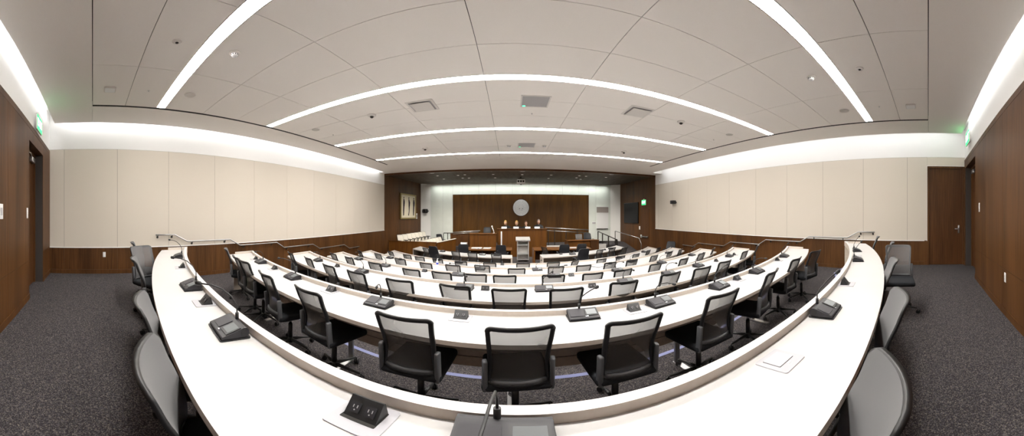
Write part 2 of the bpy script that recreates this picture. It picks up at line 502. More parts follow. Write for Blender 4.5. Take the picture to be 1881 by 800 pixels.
# cove lid above the troughs, upstands at the lips
ce.box(XL - .2, LIPL + .02, YB - .4, YF + .3, ZTOP - .02, ZTOP + .05, 'white_wall')
ce.box(LIPR - .02, XR + .2, YB - .4, YF + .3, ZTOP - .02, ZTOP + .05, 'white_wall')
ce.box(LIPL, LIPR, YB - .4, LIPB + .02, ZTOP - .02, ZTOP + .05, 'white_wall')
ce.box(LIPL, LIPL + .02, LIPB, YF, ZC + .05, ZTOP, 'white_wall')
ce.box(LIPR - .02, LIPR, LIPB, YF, ZC + .05, ZTOP, 'white_wall')
ce.box(LIPL, LIPR, LIPB, LIPB + .02, ZC + .05, ZTOP, 'white_wall')
ce.box(LIPL + .02, LIPR - .02, LIPB + .02, YF + .3, ZTOP, ZTOP + .05, 'white_wall')
# end blocks that close the troughs before the alcove
ce.box(XL, LIPL, YF - .55, YF, ZC, ZTOP, 'ceiling_white')
ce.box(LIPR, XR, YF - .75, YF, ZC, ZTOP, 'ceiling_white')
struct(ce, 'ceiling')
LN = ['nearest', 'second', 'third', 'farthest']
for i, c0 in enumerate(lt):
    t = thing('ceiling_light', 'long recessed light strip across the ceiling, %s from the camera' % LN[i], 'ceiling light', (0, c0, ZC), 0, 'recessed light strips')
    f = MB()
    for s in (-1, 1): f.box(GX[0] + .005, GX[-1] - .005, s * (LW - .006) - .004, s * (LW - .006) + .004, .0, .05, 'device_white')
    f.box(GX[0] + .005, GX[-1] - .005, -LW + .008, LW - .008, .05, .06, 'device_white')
    f.build('housing', t)
    dmb = MB(); dmb.box(GX[0] + .02, GX[-1] - .02, -LW + .012, LW - .012, .004, .012, 'strip_glow'); dmb.build('diffuser', t)
def cove(label, x0, x1, y0, y1, z):
    t = thing('cove_light', label, 'cove light', ((x0 + x1) / 2, (y0 + y1) / 2, z), 0, 'cove lights')
    hx, hy = (x1 - x0) / 2, (y1 - y0) / 2
    a = MB(); a.box(-hx, hx, -hy, hy, 0, .02, 'device_white'); a.build('channel', t)
    a = MB(); a.box(-hx + .006, hx - .006, -hy + .006, hy - .006, -.012, -.001, 'cove_glow'); a.build('tube', t)
cove('hidden cove light above the left beige wall', LIPL - .14, LIPL - .08, YB + .3, YF - .75, ZTOP - .06)
cove('hidden cove light above the right beige wall', LIPR + .18, LIPR + .24, YB + .3, YF - .95, ZTOP - .06)
cove('hidden cove light above the wooden back wall', LIPL + .2, LIPR - .2, LIPB - .10, LIPB - .05, ZTOP - .06)

# ------------------------------------------------------------------ curved desks
def swept(mb, fa, fb, x0, x1, z0, z1, mat, n=48, top=None):
    """a bar between two curves y=fa(x), y=fb(x)"""
    vs = []; 
    for k in range(n + 1):
        x = x0 + (x1 - x0) * k / n
        ya, yb = fa(x), fb(x)
        vs += [(x, ya, z0), (x, yb, z0), (x, yb, z1), (x, ya, z1)]
    fs = []; ft = []
    for k in range(n):
        o = 4 * k
        fs += [(o, o + 4, o + 5, o + 1), (o + 1, o + 5, o + 6, o + 2), (o, o + 3, o + 7, o + 4)]
        ft += [(o + 2, o + 6, o + 7, o + 3)]
    fs += [(0, 1, 2, 3), (4 * n + 3, 4 * n + 2, 4 * n + 1, 4 * n)]
    mb.add(vs, fs, mat); mb.add(vs, ft, top or mat)
LIPH, LIPT = .042, .052
def desk(r):
    yc, yn, yl = ROWS[r]; x0, x1 = ENDS[r]
    Rn, Rl = yc - yn, yc - yl
    zf = floor_z(r); zt = zf + DH
    fn = lambda x: arc_y(yc, Rn, x)
    fl_ = lambda x: arc_y(yc, Rl, x)
    fb = lambda x: arc_y(yc, Rl - LIPT, x)
    t = thing('curved_desk', {1: 'nearest long white curved desk, filling the bottom of the photo'}.get(r, 'long white curved desk, %s row from the camera' % ROWNAME[r]), 'desk', (0, 0, 0), 0, 'curved white desks')
    a = MB(); swept(a, fn, fl_, x0, x1, zt - .032, zt, 'laminate_edge', 64, 'laminate')
    a.build('tabletop', t)
    a = MB(); swept(a, lambda x: fn(x) + .004, lambda x: fn(x) + .02, x0 + .01, x1 - .01, zt - .045, zt - .032, 'dark_edge', 64); a.build('edge_band', t)
    a = MB(); swept(a, fl_, fb, x0, x1, zt - .06, zt + LIPH, 'laminate_edge', 64, 'laminate'); a.build('raised_lip', t)
    for s, xe in ((0, x0), (1, x1)):
        a = MB()
        xa, xb = (xe, xe + .05) if s == 0 else (xe - .05, xe)
        dpt = yl - yn
        f0 = lambda x: fn(x) + .30 * dpt
        swept(a, f0, lambda x: fl_(x) - .001, xa, xb, zt + .001, zt + LIPH, 'laminate_edge', 4, 'laminate'); a.build('end_lip', t)
        a = MB(); xm = xe + (.08 if s == 0 else -.08)
        swept(a, lambda x: fn(x) + .12, fb, xm - .018, xm + .018, zf, zt - .032, 'laminate_under', 4); a.build('end_panel', t)
    fm0 = lambda x: arc_y(yc, Rl + .035, x); fm1 = lambda x: arc_y(yc, Rl + .010, x)
    a = MB(); swept(a, fm0, fm1, x0 + .1, x1 - .1, zf + .385, zt - .033, 'laminate_under', 64)
    swept(a, fm0, fm1, x0 + .1, x1 - .1, zf + .29, zf + .377, 'laminate_under', 64)
    swept(a, lambda x: fm0(x) + .008, lambda x: fm1(x) - .004, x0 + .1, x1 - .1, zf + .37, zf + .39, 'seam_dark', 64); a.build('modesty_panel', t)
    n = 7
    for k in range(1, n):
        xm = x0 + (x1 - x0) * k / n + .31
        if xm > x1 - .4: continue
        a = MB(); ym = fl_(xm)
        a.box(xm - .03, xm + .03, ym - .012, ym + .012, zf + .01, zt - .035, 'steel')
        a.box(xm - .035, xm + .035, ym - .30, ym + .03, zf, zf + .02, 'steel')
        a.build('leg', t)
    return t
for r in range(1, 7): desk(r)
for side, (x0, x1) in (('left', (-4.9, .08)), ('right', (1.28, 5.9))):
    yc, yn, yl = ROWS[7]; zf = ZF; zt = zf + DH
    fn = lambda x: arc_y(yc, yc - yn, x); fb = lambda x: arc_y(yc, yc - yl, x)
    t = thing('front_desk', 'short white curved desk on the lowest floor, %s of the white podium' % side, 'desk', (0, 0, 0), 0, 'front white desks')
    a = MB(); swept(a, fn, fb, x0, x1, zt - .035, zt, 'laminate_edge', 32, 'laminate'); a.build('tabletop', t)
    for xe, s in ((x0, 1), (x1, -1)):
        a = MB(); swept(a, fn, fb, min(xe, xe + s * .06), max(xe, xe + s * .06), zf, zt - .036, 'laminate_edge', 2); a.build('end_panel', t)
    a = MB(); swept(a, lambda x: fb(x) - .12, lambda x: fb(x) - .095, x0 + .07, x1 - .07, zf + .15, zt - .036, 'laminate_under', 32); a.build('modesty_panel', t)

# ------------------------------------------------------------------ task chairs
def back_shape(wt, wm, wb, z0, z1, rc, y0=-.26, lean=.11, bow=.05, lum=.022):
    H = z1 - z0
    def hw(v):
        if v < .35: w = wb + (wm - wb) * (v / .35) ** .8
        else: w = wm + (wt - wm) * ((v - .35) / .65) ** 1.2
        return w / 2
    def surf(x, z):
        v = (z - z0) / H
        return Vector((x, y0 - lean * v * v - .015 * v + lum * math.sin(PI * min(v / .75, 1)) + bow * (x / .22) ** 2, z))
    n = 14
    out = []
    def corner(v0, v1, top):
        pass
    pts = []
    # right side bottom to top, then top right corner, top, left...
    side = [z0 + rc + (H - 2 * rc) * k / n for k in range(n + 1)]
    for z in side: pts.append((hw((z - z0) / H), z))
    for k in range(1, 6):
        a = PI / 2 * k / 6; v = 1 - rc * (1 - math.sin(a)) / H
        pts.append((hw(1) - rc + rc * math.cos(a), z1 - rc + rc * math.sin(a)))
    wtop = hw(1) - rc
    for k in range(9): pts.append((wtop - 2 * wtop * k / 8, z1))
    left = [(-x, z) for x, z in pts[:n + 6]][::-1]
    pts += left
    for k in range(1, 6):
        a = PI / 2 * k / 6
        pts.append((-(hw(0) - rc + rc * math.cos(a)), z0 + rc - rc * math.sin(a)))
    wbt = hw(0) - rc
    for k in range(9): pts.append((-wbt + 2 * wbt * k / 8, z0))
    for k in range(5, 0, -1):
        a = PI / 2 * k / 6
        pts.append((hw(0) - rc + rc * math.cos(a), z0 + rc - rc * math.sin(a)))
    return hw, surf, pts
def frame_ring(mb, pts, surf, z0, z1, t_in, th, mat, th2=None):
    th2 = th if th2 is None else th2
    n = len(pts); zc = (z0 + z1) / 2
    P2 = [Vector((x, z)) for x, z in pts]
    inner = []
    for i in range(n):
        d = (P2[(i + 1) % n] - P2[i - 1])
        d.normalize(); nrm = Vector((-d.y, d.x))
        c = Vector((0, zc)) - P2[i]
        if nrm.dot(c) < 0: nrm = -nrm
        inner.append(P2[i] + nrm * t_in)
    vs = []
    for i in range(n):
        a = surf(P2[i].x, P2[i].y); b_ = surf(inner[i].x, inner[i].y)
        vs += [a + Vector((0, -th, 0)), a + Vector((0, th2, 0)), b_ + Vector((0, th2, 0)), b_ + Vector((0, -th * .7, 0))]
    fs = []
    for i in range(n):
        o = 4 * i; q = 4 * ((i + 1) % n)
        for k in range(4): fs.append((o + k, o + (k + 1) % 4, q + (k + 1) % 4, q + k))
    mb.add(vs, fs, mat, True)
def grid_surface(mb, surf, hw, z0, z1, rc, mat, inset=.015, nu=10, nv=12, off=0, th=None):
    H = z1 - z0; vs = []; fs = []
    for j in range(nv + 1):
        z = z0 + inset + (H - 2 * inset) * j / nv
        w = hw((z - z0) / H) - inset
        dz = min(z - z0, z1 - z)
        if dz < rc: w -= rc - math.sqrt(max(rc * rc - (rc - dz) ** 2, 0))
        for i in range(nu + 1):
            u = -1 + 2 * i / nu; p = surf(u * w, z); vs.append(p + Vector((0, off, 0)))
    for j in range(nv):
        for i in range(nu):
            a = j * (nu + 1) + i; fs.append((a, a + 1, a + nu + 2, a + nu + 1))
    mb.add(vs, fs, mat, True)
def star_base(parent, detail):
    if detail:
        c = MB(); c.cyl(0, 0, .065, .13, .035, 14, 'chair_black', None, .03); c.cyl(0, 0, .13, .30, .028, 14, 'chair_black'); c.cyl(0, 0, .30, .40, .018, 12, 'chrome')
        c.rbox(-.10, .10, -.13, .10, .385, .42, .01, 'chair_black'); c.build('gas_column', parent)
        for k in range(5):
            a = 2 * PI * k / 5 + .3; ca, sa = math.cos(a), math.sin(a)
            l = MB(); l.tube([(ca * .02, sa * .02, .105), (ca * .15, sa * .15, .095), (ca * .30, sa * .30, .075)], [.024, .018, .013], 8, 'chair_black', None, True, .8)
            lg = l.build('leg', parent)
            w = MB(); M = Matrix.Translation((ca * .31, sa * .31, .028)) @ Matrix.Rotation(a + .6 * ((k * 7) % 3), 4, 'Z') @ Matrix.Rotation(PI / 2, 4, 'X')
            w.cyl(0, 0, -.024, -.004, .028, 14, 'plastic_black', M); w.cyl(0, 0, .004, .024, .028, 14, 'plastic_black', M)
            w.cyl(ca * .31, sa * .31, .03, .075, .009, 8, 'plastic_black'); w.build('caster', lg)
    else:
        c = MB(); c.cyl(0, 0, .07, .40, .026, 10, 'chair_black')
        for k in range(5):
            a = 2 * PI * k / 5 + .3; ca, sa = math.cos(a), math.sin(a)
            c.tube([(ca * .02, sa * .02, .105), (ca * .30, sa * .30, .07)], [.022, .013], 6, 'chair_black')
            c.ball((ca * .31, sa * .31, .03), .029, None, None, 'plastic_black', 8, 6)
        c.build('star_base', parent)
def make_chair(detail):
    t = thing('task_chair', None, 'chair')
    z0, z1, rc = .465, .925, .045
    hw, surf, pts = back_shape(.445, .405, .45, z0, z1, rc)
    f = MB(); frame_ring(f, pts, surf, z0, z1, .030, .020, 'chair_black', .002)
    lb = MB(); n_ = 12
    vs = []
    for k in range(n_ + 1):
        x = -.185 + .37 * k / n_
        for z, o_ in ((.478, -.016), (.505, -.016), (.505, .008), (.478, .008)): vs.append(surf(x, z) + Vector((0, o_, 0)))
    fs = [(4 * k + j, 4 * k + (j + 1) % 4, 4 * k + 4 + (j + 1) % 4, 4 * k + 4 + j) for k in range(n_) for j in range(4)] + [(0, 1, 2, 3), (4 * n_ + 3, 4 * n_ + 2, 4 * n_ + 1, 4 * n_)]
    lb.add(vs, fs, 'chair_grey', True); lb.build('lower_band', t)
    f.build('back_frame', t)
    m = MB(); grid_surface(m, surf, hw, z0, z1, rc, 'chair_mesh', .003, 10, 14, .0035); m.build('mesh_back', t, fix=False)
    s = MB(); s.rbox(-.245, .245, -.255, .245, .415, .48, .028, 'chair_seat', None, 3); s.build('seat', t)
    for sg in (-1, 1):
        b_ = MB()
        M = Matrix.Translation((sg * .222, -.235, .535)) @ Matrix.Rotation(R(5), 4, 'X') @ Matrix.Rotation(sg * R(-10), 4, 'Z')
        b_.rbox(-.017, .017, -.028, .024, -.115, .125, .010, 'chair_grey', M)
        b_.tube([(sg * .22, -.23, .43), (sg * .2, -.12, .415), (sg * .12, -.02, .41)], .016, 8, 'chair_black')
        b_.build('back_bracket', t)
    star_base(t, detail)
    return t
def make_exec(detail=False):
    t = thing('leather_chair', None, 'chair')
    z0, z1, rc = .47, 1.04, .07
    hw, surf, pts = back_shape(.46, .50, .50, z0, z1, rc, -.215, .10, .04)
    f = MB(); grid_surface(f, surf, hw, z0, z1, rc, 'chair_leather', .004, 12, 14, -.03); grid_surface(f, surf, hw, z0, z1, rc, 'chair_leather', .004, 12, 14, .03)
    frame_ring(f, pts, surf, z0, z1, .03, .031, 'chair_leather'); f.build('backrest', t)
    s = MB(); s.rbox(-.26, .26, -.22, .27, .41, .50, .035, 'chair_leather', None, 3); s.build('seat', t)
    for sg in (-1, 1):
        a = MB(); a.tube([(sg * .27, -.16, .44), (sg * .30, -.14, .66), (sg * .30, .12, .68), (sg * .28, .14, .44)], .016, 8, 'chair_black'); a.rbox(sg * .30 - .035, sg * .30 + .035, -.14, .13, .67, .70, .012, 'chair_leather'); a.build('armrest', t)
    star_base(t, detail)
    return t
proto = {'mesh_hi': make_chair(True), 'mesh_lo': make_chair(False), 'exec': make_exec()}
used = set()
def put_chair(kind, x, y, zf, rz, label, group):
    p = proto[kind]
    if kind in used: o = copy_tree(p)
    else: o = p; used.add(kind)
    o.location = (x, y, zf); o.rotation_euler = (0, 0, rz)
    o['label'] = label; o['group'] = group; o['category'] = 'chair'
    return o
CH = {1: [(276, 652), (262, 549), (248, 474), (258, 452), (245, 445), (1628, 690), (1652, 541), (1641, 476), (1638, 445), (1612, 434), (1650, 450)],
 2: [(416, 453), (433, 468), (447, 474), (486, 500), (562, 527), (738, 578), (957, 598), (1170, 586), (1332, 536), (1420, 493), (1464, 470), (1499, 460)],
 3: [(533, 463), (565, 469), (602, 484), (652, 496), (732, 510.5), (834, 519), (935, 528), (1042, 528), (1148, 513), (1234, 497), (1292, 490), (1333, 479), (1370, 456.5), (1392, 449)],
 4: [(611, 464), (640, 470), (687, 480), (754, 493), (810, 497.5), (873, 500.5), (927, 503.7), (1017, 503), (1090, 501), (1146, 494), (1206, 481.5), (1258, 473), (1290, 463), (1311, 453)],
 5: [(660, 459), (693, 462), (734, 472.5), (781, 481.5), (831, 484), (885, 482.5), (949, 492.5), (1022, 486.5), (1073, 485), (1122, 480), (1162, 475.5), (1203, 467), (1232, 459.5), (1251, 457)],
 6: [(716.5, 460), (747, 466), (770, 470), (803, 473), (846, 479), (899, 481), (961, 482), (1017, 480), (1058, 476), (1106, 475), (1141, 469), (1169.5, 466), (1192, 458), (1211, 455)],
 7: [(781, 455.5), (836, 462), (867, 465), (911, 466), (1103, 459.5), (1126, 455), (1148, 454)]}
YAW1 = {276: -16, 262: -13, 248: -9, 245: -8, 1628: 19, 1652: 16, 1641: 14, 1638: 8, 1612: 12, 1650: 98}
def arc_hit(px, r, off):
    yc, yn, yl = ROWS[r]; rad = yc - yn + off
    th = (px - CX) / FX; dx, dy = math.sin(th), math.cos(th)
    b_ = dx * XC + dy * yc; disc = b_ * b_ - (XC * XC + yc * yc - rad * rad)
    if disc <= 0: return None
    q = b_ - math.sqrt(disc); return q * dx, q * dy
for r, lst in CH.items():
    zf = floor_z(min(r, 6)); yc = ROWS[r][0]
    spots = []
    for i, (px, py) in enumerate(lst):
        bx, by = on_z(px, py, zf + .92)
        if r > 1:
            h = arc_hit(px, r, .14)
            if h and math.hypot(h[0] - bx, h[1] - by) < 1.2: bx, by = (bx + h[0]) / 2, (by + h[1]) / 2
        rz = facing(bx, by, yc) + R(rnd.uniform(-7, 7))
        if r == 1 and px in YAW1: rz = R(YAW1[px])
        if r == 2 and px == 1499: rz = R(-4)
        if r == 1 and px == 258: rz = R(-62)
        if r == 6 and px == 1058: rz += R(25)
        # back top sits .30 behind the chair's centre
        cx, cy = bx - math.sin(rz) * .345, by + math.cos(rz) * .345
        spots.append((cx, cy, rz, px))
    order = sorted(range(len(spots)), key=lambda i: spots[i][0])
    for n, i in enumerate(order):
        cx, cy, rz, px = spots[i]
        rank = ORD[n] + ' from the left'
        if r == 7: row = 'at the front white desks'
        elif r == 1: row = 'along the nearest white desk'
        else: row = 'at the %s curved desk' % ROWNAME[r]
        lab = 'black mesh task chair, %s %s' % (rank, row)
        if r == 1 and px == 1650: lab = 'grey mesh task chair turned to face the camera, right of the nearest desk'
        if r == 1 and px == 258: lab = 'black mesh task chair turned sideways at the left end of the nearest desk'
        if r == 2 and px == 1499: lab = 'black mesh task chair standing beyond the right end of the second curved desk'
        put_chair('mesh_hi' if r < 4 else 'mesh_lo', cx, cy, zf, rz, lab, {1: 'chairs at the nearest desk', 7: 'chairs at the front desks'}.get(r, 'chairs at the %s curved desk' % ROWNAME[r]))
def exec_at(px, Y, rz, lab, grp='dark leather chairs', kind='exec', zf=ZF):
    x = math.tan((px - CX) / FX) * Y
    return put_chair(kind, x, Y, zf, R(rz), lab, grp)
exec_at(802, 11.55, -22, 'dark solid-backed chair at the left front white desk')
exec_at(1067, 10.75, 14, 'dark solid-backed chair at the right front white desk')
exec_at(852, 12.75, 4, 'dark chair at the left end of the left wooden counsel table')
exec_at(921, 12.55, -3, 'dark chair at the right end of the left wooden counsel table')
exec_at(1009, 12.65, -60, 'grey mesh chair turned sideways at the right wooden counsel table', 'chairs at the wooden counsel tables', 'mesh_lo')
exec_at(1035, 12.55, 0, 'dark chair in the middle of the right wooden counsel table')
exec_at(1065, 12.65, 8, 'dark chair at the right end of the right wooden counsel table')
exec_at(1229, 11.4, 120, 'dark chair standing alone against the right wooden wainscot')

# ------------------------------------------------------------------ microphone units
def gooseneck_pts(kind):
    if kind == 0: c = [(0, 0, 0), (0, 0, .05), (.01, -.02, .085), (.03, -.06, .115), (.055, -.12, .13), (.08, -.17, .125)]
    elif kind == 1: c = [(0, 0, 0), (0, 0, .05), (.02, -.02, .085), (.055, -.05, .12), (.09, -.08, .15), (.115, -.11, .17)]
    elif kind == 3: c = [(0, 0, 0), (0, 0, .05), (-.002, -.03, .095), (-.006, -.10, .11), (-.012, -.20, .10), (-.02, -.30, .07)]
    else: c = [(0, 0, 0), (0, 0, .06), (-.012, -.03, .11), (-.04, -.08, .15), (-.07, -.14, .17), (-.10, -.20, .175)]
    return [Vector(p) for p in c]
def make_mic(kind, lit):
    t = thing('conference_microphone', None, 'microphone')
    a = MB(); a.plate(rrect(.138, .088, .012), 0, .007, 'plastic_black'); a.build('base_plate', t)
    b_ = MB()
    prof = [(-.078, .010), (.060, .010), (.074, .016), (.080, .030), (.078, .046), (.066, .058), (.050, .060), (-.074, .022), (-.080, .016)]
    b_.prism(prof, -.130, .130, 'plastic_dark')
    for sg in (-1, 1): b_.cyl(0, 0, -.002, .002, .020, 14, 'plastic_black', Matrix.Translation((sg * .1305, .05, .034)) @ Matrix.Rotation(PI / 2, 4, 'Y'))
    b_.build('body', t)
    M = Matrix.Translation((0, -.012, .0425)) @ Matrix.Rotation(math.atan2(.038, .124), 4, 'X')
    g_ = MB(); g_.plate(rrect(.058, .045, .006), 0, .0025, 'plastic_panel', M @ Matrix.Translation((-.062, 0, 0))); g_.build('speaker_grille', t)
    s = MB(); s.plate(rrect(.054, .046, .004), 0, .003, 'plastic_black', M @ Matrix.Translation((.068, .004, 0))); s.build('screen_bezel', t)
    s2 = MB(); s2.plate(rrect(.044, .034, .002), .003, .0042, 'screen_lit' if lit else 'screen_grey', M @ Matrix.Translation((.068, .006, 0))); s2.build('screen', t)
    k = MB(); k.plate(rrect(.012, .004, .002), 0, .004, 'chrome', M @ Matrix.Translation((.02, -.052, 0))); k.build('button', t)
    n = MB(); pts = [p + Vector((-.02, .062, .075)) for p in gooseneck_pts(kind)]
    n.cyl(-.02, .062, .05, .095, .011, 12, 'plastic_black')
    n.tube([Vector((-.02, .062, .06))] + pts, .0045, 8, 'plastic_black'); nk = n.build('gooseneck', t)
    d = (pts[-1] - pts[-2]).normalized()
    h = MB(); h.tube([pts[-1] - d * .005, pts[-1] + d * .004, pts[-1] + d * .03, pts[-1] + d * .038], [.006, .013, .013, .006], 10, 'plastic_black'); h.build('microphone_head', nk)
    return t
mics = [make_mic(0, False), make_mic(1, True), make_mic(2, False), make_mic(3, False)]
mused = set()
def desk_spot(px, py, r, half):
    """a point on the tabletop of row r, kept between the near edge and the lip"""
    yc, yn, yl = ROWS[r]; zt = floor_z(min(r, 6)) + DH
    x, y = on_z(px, py, zt)
    d = math.hypot(x - XC, y - yc); Rn, Rl = yc - yn, yc - yl
    dd = min(max(d, Rl + half + .004), Rn - half)
    x = XC + (x - XC) * dd / d; y = yc + (y - yc) * dd / d
    return x, y, zt, facing(x, y, yc)
MICS = {1: [(424, 607, 2), (366, 527, 2), (328, 472, 2), (926, 797, 3), (1508, 572, 1), (1565, 478, 1), (1570, 461, 1)],
 2: [(484, 482, 0), (541, 510, 2), (702, 557, 0), (1070, 581, 1), (1208, 556, 0), (1315, 526, 1), (1380, 499, 0), (1434, 471, 1)],
 3: [(584, 479, 0), (664, 500, 2), (853, 530, 0), (1000, 533, 1), (1150, 519, 0), (1229, 504, 0), (1283, 489, 1), (1340, 471, 1)],
 4: [(661, 476, 0), (707, 489, 2), (842, 505, 2), (1018, 508, 0), (1133, 497, 0), (1207, 482, 0), (1271, 469, 1)],
 5: [(716, 474, 0), (882, 495, 0), (987, 496, 1), (1161, 481, 0), (1227, 465, 0)],
 6: [(803, 478, 0), (843, 483, 2), (1137, 474, 0), (1183, 463, 1)],
 7: [(812.5, 462, 0), (886, 468, 2), (913, 469, 0), (1052, 467, 0), (1122, 457, 1)]}
for r, lst in MICS.items():
    sp = sorted([(*desk_spot(px, py, r, .095), k) for px, py, k in lst])
    for n, (x, y, z, rz, k) in enumerate(sp):
        o = copy_tree(mics[k]) if k in mused else mics[k]; mused.add(k)
        o.location = (x, y, z); o.rotation_euler = (0, 0, rz + R(rnd.uniform(-5, 5)))
        where = 'at the front white desks' if r == 7 else 'on the %s curved desk' % ROWNAME[r]
        o['label'] = 'black gooseneck microphone unit, %s from the left %s' % (ORD[n], where)
        o['group'] = 'conference microphones'; o['category'] = 'microphone'

# ------------------------------------------------------------------ power modules
def make_power(open_):
    t = thing('power_module', None, 'power outlet')
    p = MB(); p.plate(rrect(.092, .082, .014), 0, .004, 'plate_grey')
    p.plate(rrect(.062, .045, .004), .004, .0045, 'hole_dark' if open_ else 'seam_dark', Matrix.Translation((0, .012, 0)))
    p.build('plate', t)
    if open_:
        b_ = MB(); M = Matrix.Translation((0, .012, .004))
        b_.prism([(-.030, 0), (.045, 0), (.030, .050), (.020, .054)], -.058, .058, 'plastic_black', M)
        bo = b_.build('outlet_block', t)
        ang = math.atan2(.054, .05)
        for sg in (-1, 1):
            s = MB(); M2 = Matrix.Translation((sg * .027, .005, .030)) @ Matrix.Rotation(ang, 4, 'X')
            s.plate(rrect(.018, .018, .004), 0, .003, 'plastic_dark', M2)
            for q in (-1, 1): s.box(q * .007 - .0015, q * .007 + .0015, -.002, .008, .003, .0036, 'grille_grey', M2)
            s.cyl(0, -.009, .003, .0036, .0025, 8, 'grille_grey', M2)
            s.build('socket', bo)
    else:
        l = MB(); l.plate(rrect(.060, .043, .004), .0045, .007, 'plate_lid', Matrix.Translation((0, .012, 0))); l.build('lid', t)
        l = MB(); l.plate(rrect(.014, .005, .004), .004, .0055, 'plate_white', Matrix.Translation((0, -.045, 0))); l.build('finger_notch', t)
    return t
pw = {True: make_power(True), False: make_power(False)}
pused = set()
PWR = {1: [(376, 556, 1), (337, 491, 1), (665, 767, 1), (1547, 521, 1), (1434, 662, 0), (1569, 470, 0)],
 2: [(468, 476, 1), (504, 494, 1), (608, 534, 1), (846, 584, 1), (1166, 570, 1), (1351, 513, 1), (1424, 478, 1)],
 3: [(618, 490, 1), (891, 533, 1), (1089, 528, 1), (1317, 480, 1), (1350, 468, 1)],
 4: [(779, 499, 1), (1050, 507, 1)], 5: [(735, 477, 1), (1122, 485, 1)], 6: [(923, 486, 1), (1043, 491, 1)], 7: [(1031, 467, 1), (1112, 459, 1)]}
for r, lst in PWR.items():
    sp = sorted([(*desk_spot(px, py, r, .08), bool(k)) for px, py, k in lst])
    for n, (x, y, z, rz, k) in enumerate(sp):
        o = copy_tree(pw[k]) if k in pused else pw[k]; pused.add(k)
        o.location = (x, y, z); o.rotation_euler = (0, 0, rz)
        where = 'at the front white desks' if r == 7 else 'on the %s curved desk' % ROWNAME[r]
        o['label'] = '%s power outlet module, %s from the left %s' % ('open flip-up' if k else 'closed', ORD[n], where)
        o['group'] = 'desk power outlets'; o['category'] = 'power outlet'

# things left on the desks
x, y, z, rz = desk_spot(1096, 486.5, 5, .15)
t = thing('ring_binder', 'open white binder lying on the fifth curved desk', 'binder', (x, y, z), rz + .3)
a = MB(); a.rbox(-.23, .23, -.15, .15, 0, .008, .003, 'plastic_black'); a.build('cover', t)
a = MB(); a.prism([(-.14, .009), (.14, .009), (.14, .03), (-.14, .02)], -.21, .21, 'paper'); a.build('paper_block', t)
x, y, z, rz = desk_spot(807, 486, 5, .05)
t = thing('bottle', 'small clear pump bottle with blue label on the fifth curved desk', 'bottle', (x, y, z), rz)
a = MB(); a.lathe([(0, 0), (.032, 0), (.034, .01), (.034, .11), (.014, .13), (.014, .145)], 14, 'plate_white'); a.build('body', t)
a = MB(); a.cyl(0, 0, .145, .165, .012, 10, 'paper'); a.tube([(0, 0, .165), (0, 0, .185), (.035, 0, .185)], .006, 6, 'paper'); a.build('pump', t)
a = MB(); a.cyl(0, 0, .03, .085, .0348, 14, 'blue_ink'); a.build('label_band', t)
x, y, z, rz = desk_spot(676, 467, 5, .15)
t = thing('paper_sheet', 'white papers with blue print on the left end of the fifth curved desk', 'paper', (x, y, z), rz)
a = MB()
a.box(-.32, .0, -.14, .14, 0, .004, 'paper', Matrix.Rotation(.2, 4, 'Z')); a.box(.02, .3, -.13, .13, 0, .005, 'paper', Matrix.Rotation(-.15, 4, 'Z'))
for q in range(3): a.box(-.25, -.05 - .03 * q, -.08 + .06 * q, -.05 + .06 * q, .004, .0046, 'blue_ink', Matrix.Rotation(.2, 4, 'Z'))
a.build('sheet', t)
x, y, z, rz = desk_spot(1108, 484, 6, .1)
t = thing('name_card', 'folded white card on the right half of the sixth curved desk', 'card', (x + .9, y + .15, z), rz)
a = MB(); a.prism([(-.05, 0), (.05, 0), (.003, .09), (-.003, .09)], -.12, .12, 'paper'); a.build('card', t)

# ------------------------------------------------------------------ handrails on the side walls
def rail(X, s, label, pts):
    t = thing('handrail', label, 'handrail', (0, 0, 0), 0, 'wall handrails')
    xr = X + s * .085
    b_ = MB(); b_.tube([(xr, y, z) for y, z in pts], .017, 10, 'steel'); b_.build('rail', t)
    for i in range(0, len(pts) - 1, 2):
        (ya, za), (yb, zb) = pts[i], pts[i + 1]
        for f in (.12, .88):
            y = ya + (yb - ya) * f; z = za + (zb - za) * f
            k = MB(); k.tube([(X, y, z - .06), (X + s * .05, y, z - .06), (xr, y, z - .015)], .009, 6, 'dark_metal')
            k.cyl(0, 0, 0, .008, .03, 12, 'dark_metal', Matrix.Translation((X, y, z - .06)) @ Matrix.Rotation(s * PI / 2, 4, 'Y')); k.build('bracket', t)
def rail_z(r): return floor_z(r) + .905
seq = [(1.70, 1), (2.24, 1), (2.61, 2), (4.0, 2), (4.34, 3), (5.82, 3), (6.15, 4), (7.65, 4), (8.05, 5), (9.74, 5), (10.15, 6), (11.0, 6)]
rail(XL, 1, 'steel handrail stepping down the left beige wall', [(y, rail_z(r)) for y, r in seq])
rail(XR, -1, 'steel handrail stepping down the right beige wall', [(y, rail_z(r)) for y, r in seq])

